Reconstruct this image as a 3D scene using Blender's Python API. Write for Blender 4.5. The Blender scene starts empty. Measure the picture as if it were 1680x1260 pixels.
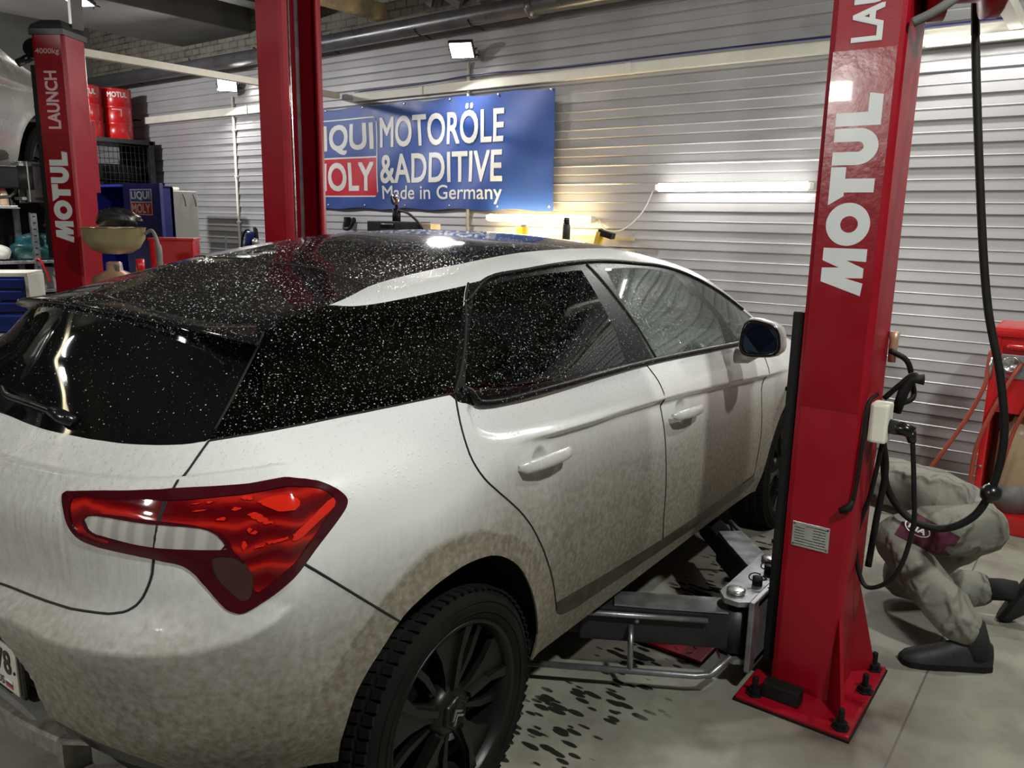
import bpy, bmesh, math, random
import numpy as np
from mathutils import Vector, Matrix
random.seed(7); RNG = np.random.default_rng(7)
C = bpy.context.scene.collection
sc = bpy.context.scene

# ---------------------------------------------------------------- camera, world, exposure, lights
def make_camera():
    yaw, pitch, roll = math.radians(36.75), math.radians(11.733), math.radians(-1.031)
    f = Vector((math.cos(yaw)*math.cos(pitch), math.sin(yaw)*math.cos(pitch), -math.sin(pitch)))
    r = f.cross(Vector((0, 0, 1))).normalized()
    d = f.cross(r)
    r2 = math.cos(roll)*r + math.sin(roll)*d
    d2 = -math.sin(roll)*r + math.cos(roll)*d
    cam = bpy.data.cameras.new('camera'); o = bpy.data.objects.new('camera', cam); C.objects.link(o)
    m = Matrix((( r2.x, -d2.x, -f.x, -1.394), (r2.y, -d2.y, -f.y, -2.106), (r2.z, -d2.z, -f.z, 1.600), (0, 0, 0, 1)))
    o.matrix_world = m
    cam.sensor_width = 36.0; cam.lens = 36.0*1311.4/1680.0
    cam.clip_start = .02
    sc.camera = o
make_camera()
w = bpy.data.worlds.new('world'); sc.world = w; w.use_nodes = True
w.node_tree.nodes['Background'].inputs[0].default_value = (.75, .82, 1, 1)
w.node_tree.nodes['Background'].inputs[1].default_value = .035
vs = sc.view_settings
vs.view_transform = 'Standard'; vs.look = 'None'; vs.gamma = 1.0; vs.use_curve_mapping = False
vs.exposure = 0.0
def area(name, loc, target, size, power, col=(1, .97, .9), sy=None, spread=180):
    l = bpy.data.lights.new(name, 'AREA'); l.energy = power; l.color = col
    l.shape = 'RECTANGLE'; l.size = size; l.size_y = sy or size; l.spread = math.radians(spread)
    o = bpy.data.objects.new(name, l); C.objects.link(o); o.location = loc
    o.rotation_euler = (Vector(target)-Vector(loc)).to_track_quat('-Z', 'Y').to_euler()
    return o
# floodlights on the far wall (their housings are built below, each lamp just in front of its glass)
area('flood_or_fill_lamp', (3.94, 2.63, 2.955), (0.5, 2.0, .3), .20, 48, (1, .99, .96), .14)
area('flood_or_fill_lamp', (3.94, 5.93, 2.93), (1.2, 5.3, .3), .20, 42, (1, .99, .96), .14)
area('flood_or_fill_lamp', (3.94, -.78, 2.905), (1.2, -1.4, .3), .20, 24, (1, .99, .96), .14)
# ceiling floodlights over the aisle on the right, those behind the photographer, and an added unseen fill on the left
area('flood_or_fill_lamp', (2.7, -2.7, 3.6), (1.2, -1.5, .4), .13, 44, (1, .98, .91), .10)
area('flood_or_fill_lamp', (-.5, -3.5, 3.92), (0.6, -.9, .9), .22, 118, (.98, 1, .95), .16)
area('flood_or_fill_lamp', (-3.9, .1, 2.75), (0.6, -.6, .7), .24, 60, (1, .99, .94), .16)
area('flood_or_fill_lamp', (-2.6, 3.4, 3.4), (3.2, 6.0, 1.2), .30, 45, (1, .99, .98), .16)
area('flood_or_fill_lamp', (.6, 6.6, 3.3), (3.6, 6.3, 1.2), .24, 110, (1, .98, .99), .16)  # added fill lamp out of view, brightens the left bay
# tubes
area('tube_lamp', (4.03, .145, 1.84), (0, .145, 1.5), 1.08, 12, (1, .98, .95), .03)
area('tube_lamp', (3.86, 1.72, 1.56), (3.86, 1.72, 0), 0.95, 14, (1, .78, .42), .04)

# ---------------------------------------------------------------- helpers
def link(o, parent=None):
    C.objects.link(o)
    if parent is not None: o.parent = parent
    return o
def tag(o, label=None, cat=None, group=None, kind=None):
    if label: o['label'] = label
    if cat: o['category'] = cat
    if group: o['group'] = group
    if kind: o['kind'] = kind
    return o
def thing(name, label, cat, loc=(0, 0, 0), rz=0, group=None):
    o = bpy.data.objects.new(name, None); o.empty_display_size = .1
    o.location = loc; o.rotation_euler = (0, 0, rz); C.objects.link(o)
    return tag(o, label, cat, group)
def copy_tree(o, parent=None):
    c = o.copy(); C.objects.link(c)
    if parent is not None: c.parent = parent
    for ch in [x for x in bpy.data.objects if x.parent == o]: copy_tree(ch, c)
    return c
class MB:
    """collects shapes into one mesh"""
    def __init__(s): s.v = []; s.f = []; s.mi = []; s.sm = []; s.cur = 0
    def add(s, vs, fs, smooth=False):
        o = len(s.v); s.v += [tuple(map(float, p)) for p in vs]
        for f in fs: s.f.append(tuple(i+o for i in f)); s.mi.append(s.cur); s.sm.append(smooth)
        return s
    def box(s, c, d, bev=0, rot=None):
        x, y, z = [k/2 for k in d]
        if bev > 0:
            b = min(bev, x*.9, y*.9, z*.9); vs = []; bm = bmesh.new()
            bmesh.ops.create_cube(bm, size=1)
            for q in bm.verts: q.co = Vector((q.co.x*2*x, q.co.y*2*y, q.co.z*2*z))
            bmesh.ops.bevel(bm, geom=bm.edges[:], offset=b, segments=2, profile=.6, affect='EDGES')
            vs = [q.co.copy() for q in bm.verts]; fs = [[q.index for q in f.verts] for f in bm.faces]; bm.free()
        else:
            vs = [Vector((i*x, j*y, k*z)) for i in (-1, 1) for j in (-1, 1) for k in (-1, 1)]
            fs = [(0, 1, 3, 2), (4, 6, 7, 5), (0, 4, 5, 1), (2, 3, 7, 6), (0, 2, 6, 4), (1, 5, 7, 3)]
        if rot is not None:
            R = rot if isinstance(rot, Matrix) else Matrix.Rotation(rot, 3, 'Z'); vs = [R @ q for q in vs]
        c = Vector(c)
        return s.add([q+c for q in vs], fs)
    def tube(s, pts, r, n=8, caps=True, smooth=True, closed=False):
        P = [Vector(p) for p in pts]; m = len(P)
        rr = r if hasattr(r, '__len__') else [r]*m
        ref = None; vs = []
        for i in range(m):
            if closed: t = P[(i+1) % m]-P[i-1]
            else: t = P[min(i+1, m-1)]-P[max(i-1, 0)]
            if t.length < 1e-9: t = Vector((0, 0, 1))
            t.normalize()
            if ref is None:
                ref = Vector((0, 0, 1)) if abs(t.z) < .9 else Vector((1, 0, 0))
            a = (ref-t*ref.dot(t))
            if a.length < 1e-6: a = t.orthogonal()
            a.normalize(); b = t.cross(a); ref = a
            for k in range(n):
                th = 2*math.pi*k/n; vs.append(P[i]+a*(rr[i]*math.cos(th))+b*(rr[i]*math.sin(th)))
        fs = []
        for i in range(m if closed else m-1):
            j = (i+1) % m
            for k in range(n): fs.append((i*n+k, i*n+(k+1) % n, j*n+(k+1) % n, j*n+k))
        if caps and not closed: fs += [tuple(range(n))[::-1], tuple((m-1)*n+k for k in range(n))]
        return s.add(vs, fs, smooth)
    def lathe(s, prof, n=32, o=(0, 0, 0), M=None, smooth=True, caps=True):
        """prof: (radius, height) about local z"""
        vs = []; m = len(prof); o = Vector(o)
        for r, h in prof:
            for k in range(n):
                th = 2*math.pi*k/n; q = Vector((r*math.cos(th), r*math.sin(th), h))
                vs.append((M @ q if M is not None else q)+o)
        fs = [(i*n+k, i*n+(k+1) % n, (i+1)*n+(k+1) % n, (i+1)*n+k) for i in range(m-1) for k in range(n)]
        if caps and prof[0][0] > 1e-6: fs.append(tuple(range(n))[::-1])
        if caps and prof[-1][0] > 1e-6: fs.append(tuple((m-1)*n+k for k in range(n)))
        return s.add(vs, fs, smooth)
    def prism(s, poly, O, X, Y, d, smooth=False):
        """polygon (2-D) in the plane O + x X + y Y, extruded by vector d"""
        O, X, Y, d = Vector(O), Vector(X), Vector(Y), Vector(d); n = len(poly)
        a = [O+X*p[0]+Y*p[1] for p in poly]
        fs = [tuple(range(n)), tuple(range(2*n-1, n-1, -1))]+[(i, n+i, n+(i+1) % n, (i+1) % n) for i in range(n)]
        return s.add(a+[q+d for q in a], fs, smooth)
    def grid(s, P, smooth=True, closeu=False):
        nv, nu = len(P), len(P[0]); vs = [p for row in P for p in row]
        fs = [(j*nu+i, j*nu+(i+1) % nu, (j+1)*nu+(i+1) % nu, (j+1)*nu+i) for j in range(nv-1) for i in range(nu if closeu else nu-1)]
        return s.add(vs, fs, smooth)
    def build(s, name, mats, parent=None, fix=True):
        me = bpy.data.meshes.new(name); me.from_pydata(s.v, [], s.f)
        for m in (mats if isinstance(mats, (list, tuple)) else [mats]): me.materials.append(m)
        me.polygons.foreach_set('material_index', s.mi); me.polygons.foreach_set('use_smooth', s.sm)
        if fix:
            bm = bmesh.new(); bm.from_mesh(me); bmesh.ops.recalc_face_normals(bm, faces=bm.faces[:]); bm.to_mesh(me); bm.free()
        me.update()
        return link(bpy.data.objects.new(name, me), parent)
def curve_pts(ctrl, n=8):
    P = np.array(ctrl, float)
    t = np.concatenate([[0], np.cumsum(np.linalg.norm(np.diff(P, axis=0), axis=1)**.5)])
    q = np.concatenate([np.linspace(a, b, n, endpoint=False) for a, b in zip(t[:-1], t[1:])]+[[t[-1]]])
    return spl(t, P, q)
def text_faces(s, off=0.0):
    cu = bpy.data.curves.new('letters', 'FONT'); cu.body = s; cu.size = 1; cu.resolution_u = 4
    o = bpy.data.objects.new('letters', cu); C.objects.link(o)
    dg = bpy.context.evaluated_depsgraph_get(); me = bpy.data.meshes.new_from_object(o.evaluated_get(dg))
    v = np.array([p.co[:2] for p in me.vertices]); f = [tuple(p.vertices) for p in me.polygons]
    bpy.data.objects.remove(o); bpy.data.meshes.remove(me); bpy.data.curves.remove(cu)
    if off:                                               # heavier strokes: the same letters laid over themselves a hair apart
        n = len(v); sh = [(a*off, b*off) for a in (-1, 1) for b in (-1, 1)]+[(0, 0)]
        v = np.concatenate([v+np.array(q) for q in sh]); f = [tuple(i+n*k for i in t) for k in range(len(sh)) for t in f]
        return v, f, np.repeat(np.arange(5)*.00012, n)
    return v, f, np.zeros(len(v))
def add_text(mb, s, O, X, Y, w, h, off=.02, lift=.001):
    """letters filling a w x h box whose lower left corner is O, along unit vectors X and Y"""
    v, f, hh = text_faces(s, off); lo = v.min(0); hi = v.max(0); v = (v-lo)/(hi-lo)*[w, h]
    O, X, Y = Vector(O), Vector(X), Vector(Y); N = X.cross(Y)
    mb.add([O+X*p[0]+Y*p[1]+N*(lift+e) for p, e in zip(v, hh)], f)
def spl(t, P, q):
    P = np.asarray(P, float); n = len(t); m = np.empty_like(P)
    sh = (-1,)+(1,)*(P.ndim-1)
    dt = np.diff(t).reshape(sh); s = np.diff(P, axis=0)/dt
    m[1:-1] = (s[:-1]*dt[1:]+s[1:]*dt[:-1])/(dt[:-1]+dt[1:]); m[0] = s[0]; m[-1] = s[-1]
    i = np.clip(np.searchsorted(t, q, side='right')-1, 0, n-2)
    h = (t[i+1]-t[i]); f = ((q-t[i])/h).reshape(sh); h = h.reshape(sh)
    return (2*f**3-3*f**2+1)*P[i]+(f**3-2*f**2+f)*h*m[i]+(-2*f**3+3*f**2)*P[i+1]+(f**3-f**2)*h*m[i+1]

# ---------------------------------------------------------------- materials
class NT:
    def __init__(s, name):
        s.m = bpy.data.materials.new(name); s.m.use_nodes = True; s.t = s.m.node_tree
        s.b = s.t.nodes['Principled BSDF']; s.out = s.t.nodes['Material Output']
    def n(s, typ, **kw):
        k = s.t.nodes.new(typ)
        for a, b in kw.items():
            if a in k.bl_rna.properties.keys(): setattr(k, a, b)
        return k
    def l(s, a, b): s.t.links.new(a, b); return s
    def coord(s, scale=(1, 1, 1)):
        tc = s.n('ShaderNodeTexCoord'); mp = s.n('ShaderNodeMapping'); mp.inputs['Scale'].default_value = scale
        s.l(tc.outputs['Object'], mp.inputs['Vector']); return mp.outputs[0]
    def noise(s, scale, detail=3, vec=None, rough=.55):
        k = s.n('ShaderNodeTexNoise'); k.inputs['Scale'].default_value = scale; k.inputs['Detail'].default_value = detail
        k.inputs['Roughness'].default_value = rough
        s.l(vec if vec is not None else s.coord(), k.inputs['Vector']); return k.outputs['Fac']
    def ramp(s, fac, stops):
        k = s.n('ShaderNodeValToRGB'); e = k.color_ramp.elements
        while len(e) > len(stops): e.remove(e[-1])
        while len(e) < len(stops): e.new(1)
        for q, (p, c) in zip(e, stops):
            q.position = p; q.color = (c, c, c, 1) if not hasattr(c, '__len__') else (*c, 1)
        s.l(fac, k.inputs[0]); return k.outputs[0]
    def mix(s, f, a, b):
        k = s.n('ShaderNodeMix'); k.data_type = 'RGBA'
        for sock, val in ((k.inputs[0], f), (k.inputs[6], a), (k.inputs[7], b)):
            if hasattr(val, 'node'): s.l(val, sock)
            elif hasattr(val, '__len__'): sock.default_value = (*val, 1)
            else: sock.default_value = val
        return k.outputs[2]
    def math(s, op, a, b=0, c=0, clamp=False):
        k = s.n('ShaderNodeMath'); k.operation = op; k.use_clamp = clamp
        for sock, val in zip(k.inputs, (a, b, c)):
            if hasattr(val, 'node'): s.l(val, sock)
            else: sock.default_value = val
        return k.outputs[0]
    def bump(s, h, strength=.3, dist=.01, normal=None):
        k = s.n('ShaderNodeBump'); k.inputs['Strength'].default_value = strength; k.inputs['Distance'].default_value = dist
        s.l(h, k.inputs['Height'])
        if normal is not None: s.l(normal, k.inputs['Normal'])
        return k.outputs[0]
    def set(s, **kw):
        for a, b in kw.items():
            sock = s.b.inputs[a.replace('_', ' ')]
            if hasattr(b, 'node'): s.l(b, sock)
            elif hasattr(b, '__len__') and len(b) == 3: sock.default_value = (*b, 1)
            else: sock.default_value = b
        return s
def simple(name, col, rough=.5, metal=0, var=.12, scale=12, bump=0, coat=0, spec=.5):
    t = NT(name); f = t.noise(scale, 4)
    lo = tuple(max(0, c*(1-var)) for c in col); hi = tuple(min(1, c*(1+var)) for c in col)
    t.set(Base_Color=t.ramp(f, [(.3, lo), (.7, hi)]), Metallic=metal, Coat_Weight=coat, Specular_IOR_Level=spec)
    t.set(Roughness=t.ramp(f, [(.25, max(.02, rough-.08)), (.75, min(1, rough+.08))]))
    if bump: t.set(Normal=t.bump(t.noise(scale*6, 3), bump, .004))
    return t.m
def emit(name, col, strength):
    t = NT(name); t.set(Base_Color=col, Emission_Color=col, Emission_Strength=strength); return t.m
def droplets(t, amount=1.0, scale=80, thin=.35):
    """height field of water beads: two sizes of random round drops"""
    hs = []; core = []
    for sc_, r0, r1 in ((scale, .10, .42), (scale*2.1, .05, .40)):
        v = t.n('ShaderNodeTexVoronoi'); v.inputs['Scale'].default_value = sc_; v.inputs['Randomness'].default_value = .95
        t.l(t.coord(), v.inputs['Vector'])
        wn = t.n('ShaderNodeTexWhiteNoise'); t.l(v.outputs['Position'], wn.inputs['Vector'])
        r = t.math('MULTIPLY_ADD', wn.outputs['Value'], r1-r0, r0)
        q = t.math('DIVIDE', v.outputs['Distance'], r)
        q2 = t.math('MULTIPLY', q, q)
        hs.append(t.math('SQRT', t.math('SUBTRACT', 1.0, q2, clamp=True)))
        # only some cells hold a bead, and each bead's glint is painted in as a pale middle
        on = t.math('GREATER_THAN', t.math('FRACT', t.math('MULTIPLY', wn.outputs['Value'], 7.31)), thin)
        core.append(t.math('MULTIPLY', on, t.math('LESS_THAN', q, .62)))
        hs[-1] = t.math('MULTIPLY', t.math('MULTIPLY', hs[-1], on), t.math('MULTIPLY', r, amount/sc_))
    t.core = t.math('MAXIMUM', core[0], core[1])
    return t.math('ADD', hs[0], hs[1])
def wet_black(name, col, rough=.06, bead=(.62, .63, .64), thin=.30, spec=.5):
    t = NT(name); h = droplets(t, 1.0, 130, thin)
    t.set(Specular_IOR_Level=spec, Base_Color=t.mix(t.core, col, bead), Roughness=t.math('MULTIPLY_ADD', t.core, .2, rough), Normal=t.bump(h, 1.0, 1.0))  # white glints of the beads are painted into the base colour
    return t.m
def glass(name, tint, wet=True, refl=1.45, haze=.0, thin=.5):
    t = NT(name); t.t.nodes.remove(t.b)
    tr = t.n('ShaderNodeBsdfTransparent'); tr.inputs[0].default_value = (*tint, 1)
    gl = t.n('ShaderNodeBsdfGlossy'); gl.inputs['Roughness'].default_value = .04; gl.inputs[0].default_value = (.9, .95, .93, 1)
    fr = t.n('ShaderNodeFresnel'); fr.inputs[0].default_value = refl
    if wet:
        h = droplets(t, 1.0, 150, thin); nb = t.bump(h, 1.0, 1.0); t.l(nb, gl.inputs['Normal']); t.l(nb, fr.inputs['Normal'])
    mx = t.n('ShaderNodeMixShader'); t.l(fr.outputs[0], mx.inputs[0]); t.l(tr.outputs[0], mx.inputs[1]); t.l(gl.outputs[0], mx.inputs[2])
    last = mx.outputs[0]
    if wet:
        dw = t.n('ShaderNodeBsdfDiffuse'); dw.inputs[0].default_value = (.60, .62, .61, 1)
        m3 = t.n('ShaderNodeMixShader'); t.l(t.math('MULTIPLY', t.core, .75), m3.inputs[0]); t.l(last, m3.inputs[1]); t.l(dw.outputs[0], m3.inputs[2]); last = m3.outputs[0]  # glint of each drop painted as a pale diffuse spot
    if haze:
        df = t.n('ShaderNodeBsdfDiffuse'); df.inputs[0].default_value = (.38, .43, .40, 1)
        m2 = t.n('ShaderNodeMixShader'); t.l(t.ramp(t.noise(3.0, 5), [(.35, haze*.6), (.7, haze)]), m2.inputs[0]); t.l(last, m2.inputs[1]); t.l(df.outputs[0], m2.inputs[2]); last = m2.outputs[0]
    t.l(last, t.out.inputs[0])
    return t.m
M = {}
M['red'] = simple('red_post_paint', (.25, .002, .010), .38, 0, .10, 5, .12, 0, .35)
M['red_decal'] = simple('red_sticker', (.21, .002, .008), .24, 0, .06, 4, .22, .1, .35)
M['silver_letter'] = simple('silver_letter', (.55, .56, .56), .35, 0, .05, 8)
M['pink_letter'] = simple('faded_letter', (.62, .40, .42), .4, 0, .05, 8)
M['white_letter'] = simple('white_letter', (.72, .72, .68), .5, 0, .05, 8)
M['black'] = simple('black_rubber', (.006, .006, .006), .6, 0, .3, 20, 0, 0, .25)
M['black_gloss'] = simple('black_plastic', (.008, .008, .009), .25, 0, .2, 20)
M['dark_metal'] = simple('dark_painted_steel', (.024, .025, .027), .45, .2, .25, 14, .1, 0, .35)
M['grey_steel'] = simple('worn_steel', (.30, .31, .32), .38, .8, .25, 18, .15)
M['bright_steel'] = simple('bright_steel', (.62, .62, .60), .25, .9, .15, 25)
M['chrome'] = simple('chrome', (.75, .75, .75), .12, 1, .05, 10)
M['white_plastic'] = simple('white_plastic', (.68, .67, .60), .45, 0, .08, 6)
M['cream'] = simple('cream_trunking', (.66, .64, .55), .5, 0, .08, 5)
M['beige_cabinet'] = simple('beige_cabinet_paint', (.46, .47, .40), .45, 0, .08, 5)
M['blue_cabinet'] = simple('blue_cabinet_paint', (.010, .018, .20), .4, 0, .12, 5)
M['blue_drawer'] = simple('blue_drawer_paint', (.012, .03, .26), .35, 0, .12, 7)
M['red_box'] = simple('red_gloss_paint', (.55, .012, .015), .28, 0, .12, 6, 0, .4)
M['brass'] = simple('drain_bowl_paint', (.42, .36, .20), .38, .55, .12, 8)
M['copper'] = simple('stained_tank', (.45, .27, .19), .35, .4, .3, 9)
M['black_bag'] = simple('black_rags', (.02, .02, .02), .35, 0, .4, 15, .5)
M['teal'] = simple('teal_plastic_bag', (.015, .075, .085), .3, 0, .4, 9, .6)
M['timber'] = simple('raw_timber', (.42, .35, .22), .7, 0, .3, 9, .3)
M['concrete_dark'] = simple('painted_concrete', (.13, .13, .12), .8, 0, .2, 3, .4)
M['pipe'] = simple('grey_pipe', (.10, .10, .105), .32, .4, .15, 5)
M['hose_red'] = simple('orange_hose', (.34, .06, .035), .5, 0, .15, 10)
M['jar'] = simple('amber_tank', (.42, .30, .19), .4, 0, .2, 7)
M['navy'] = simple('navy_paint', (.01, .015, .10), .35, 0, .2, 9)
M['ochre'] = simple('yellow_paint', (.65, .40, .04), .4, 0, .1, 9)
M['grey_plastic'] = simple('grey_plastic', (.16, .16, .15), .55, 0, .25, 8, .2)
M['tube_on'] = emit('lit_tube', (1, .98, .93), 26)
M['tube_warm'] = emit('lit_warm_tube', (1, .76, .40), 70)
M['flood_on'] = emit('lit_floodlight', (1, .98, .9), 18)
M['signblue'] = simple('sign_blue', (.022, .070, .30), .42, 0, .05, 5)
M['signred'] = simple('sign_red', (.55, .012, .03), .35, 0, .05, 5)
NET=[
 [(-.7,0,.42),(-.695,.3,.42),(-.665,.55,.43),(-.6,.7,.44),(-.51,.79,.43),(-.3,.85,.38),(0,.875,.315),(.4,.875,.315),(.9,.875,.315),(1.4,.875,.315),(1.95,.875,.315),(2.35,.875,.305),(2.73,.875,.285),(3.1,.84,.28),(3.42,.72,.25),(3.58,.45,.25),(3.63,0,.25)],
 [(-.755,0,.5),(-.748,.3,.5),(-.715,.55,.51),(-.645,.72,.52),(-.545,.82,.52),(-.33,.885,.47),(0,.905,.43),(.4,.9,.42),(.9,.9,.42),(1.4,.9,.41),(1.95,.9,.405),(2.35,.905,.4),(2.73,.91,.39),(3.1,.89,.38),(3.45,.76,.37),(3.62,.46,.37),(3.67,0,.37)],
 [(-.78,0,.63),(-.772,.3,.63),(-.738,.55,.64),(-.665,.735,.65),(-.56,.84,.65),(-.34,.908,.62),(0,.928,.6),(.4,.925,.58),(.9,.922,.58),(1.4,.922,.57),(1.95,.922,.56),(2.35,.922,.55),(2.73,.925,.55),(3.1,.9,.54),(3.47,.77,.54),(3.64,.47,.54),(3.69,0,.54)],
 [(-.79,0,.735),(-.782,.3,.742),(-.747,.55,.755),(-.665,.74,.778),(-.555,.843,.8),(-.33,.915,.78),(0,.937,.76),(.4,.935,.74),(.9,.932,.73),(1.4,.93,.71),(1.95,.928,.69),(2.35,.926,.68),(2.73,.925,.67),(3.1,.9,.66),(3.46,.77,.66),(3.63,.47,.66),(3.685,0,.66)],
 [(-.754,0,.815),(-.747,.3,.82),(-.712,.55,.835),(-.637,.735,.862),(-.54,.838,.885),(-.32,.914,.88),(0,.938,.87),(.4,.937,.86),(.9,.935,.84),(1.4,.932,.815),(1.95,.928,.79),(2.35,.924,.775),(2.73,.92,.76),(3.1,.89,.75),(3.44,.76,.74),(3.6,.46,.74),(3.66,0,.74)],
 [(-.757,0,.985),(-.748,.28,.99),(-.705,.52,1.003),(-.625,.7,1.02),(-.51,.81,1.035),(-.31,.895,1.042),(0,.925,1.035),(.4,.928,1.015),(.9,.926,.99),(1.4,.922,.965),(1.95,.912,.92),(2.35,.905,.895),(2.73,.895,.88),(3.1,.855,.86),(3.4,.72,.82),(3.56,.44,.8),(3.63,0,.8)],
 [(-.632,0,1.12),(-.632,.24,1.122),(-.6,.44,1.127),(-.545,.58,1.135),(-.47,.67,1.145),(-.31,.76,1.162),(0,.85,1.18),(.4,.873,1.155),(.9,.872,1.13),(1.4,.868,1.105),(1.95,.855,1.07),(2.35,.835,1.04),(2.73,.8,1.01),(3.1,.74,.965),(3.4,.6,.9),(3.52,.38,.87),(3.58,0,.865)],
 [(-.55,0,1.25),(-.525,.2,1.25),(-.475,.36,1.25),(-.405,.475,1.251),(-.325,.55,1.256),(-.17,.63,1.27),(.08,.7,1.287),(.4,.755,1.294),(.9,.785,1.29),(1.4,.778,1.27),(1.95,.767,1.215),(2.35,.75,1.15),(2.64,.715,1.1),(2.78,.58,1.06),(2.88,.42,1.065),(2.95,.22,1.07),(2.97,0,1.07)],
 [(-.445,0,1.372),(-.432,.17,1.364),(-.395,.29,1.35),(-.345,.39,1.338),(-.27,.465,1.34),(-.17,.51,1.355),(.1,.59,1.385),(.42,.635,1.413),(.9,.66,1.445),(1.4,.668,1.42),(1.9,.665,1.366),(2.2,.655,1.302),(2.42,.61,1.25),(2.5,.5,1.205),(2.57,.36,1.2),(2.61,.19,1.2),(2.62,0,1.2)],
 [(-.24,0,1.438),(-.232,.22,1.408),(-.205,.31,1.39),(-.14,.37,1.388),(-.06,.415,1.396),(.05,.445,1.411),(.25,.49,1.439),(.52,.53,1.472),(.93,.555,1.5),(1.37,.56,1.484),(1.75,.575,1.437),(2,.555,1.398),(2.14,.49,1.345),(2.22,.4,1.332),(2.27,.28,1.325),(2.295,.15,1.322),(2.3,0,1.32)],
 [(.12,0,1.5),(.125,.12,1.494),(.14,.2,1.48),(.17,.26,1.47),(.22,.3,1.473),(.3,.325,1.483),(.42,.34,1.497),(.62,.35,1.516),(.9,.352,1.532),(1.2,.35,1.53),(1.45,.335,1.505),(1.58,.31,1.487),(1.66,.27,1.478),(1.71,.22,1.473),(1.74,.15,1.471),(1.755,.08,1.47),(1.76,0,1.47)],
 [(.5,0,1.543),(.505,0,1.543),(.515,0,1.543),(.53,0,1.544),(.555,0,1.545),(.6,0,1.546),(.66,0,1.548),(.76,0,1.55),(.88,0,1.552),(1,0,1.55),(1.1,0,1.546),(1.16,0,1.543),(1.2,0,1.54),(1.23,0,1.538),(1.25,0,1.537),(1.26,0,1.536),(1.26,0,1.536)],
]
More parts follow.
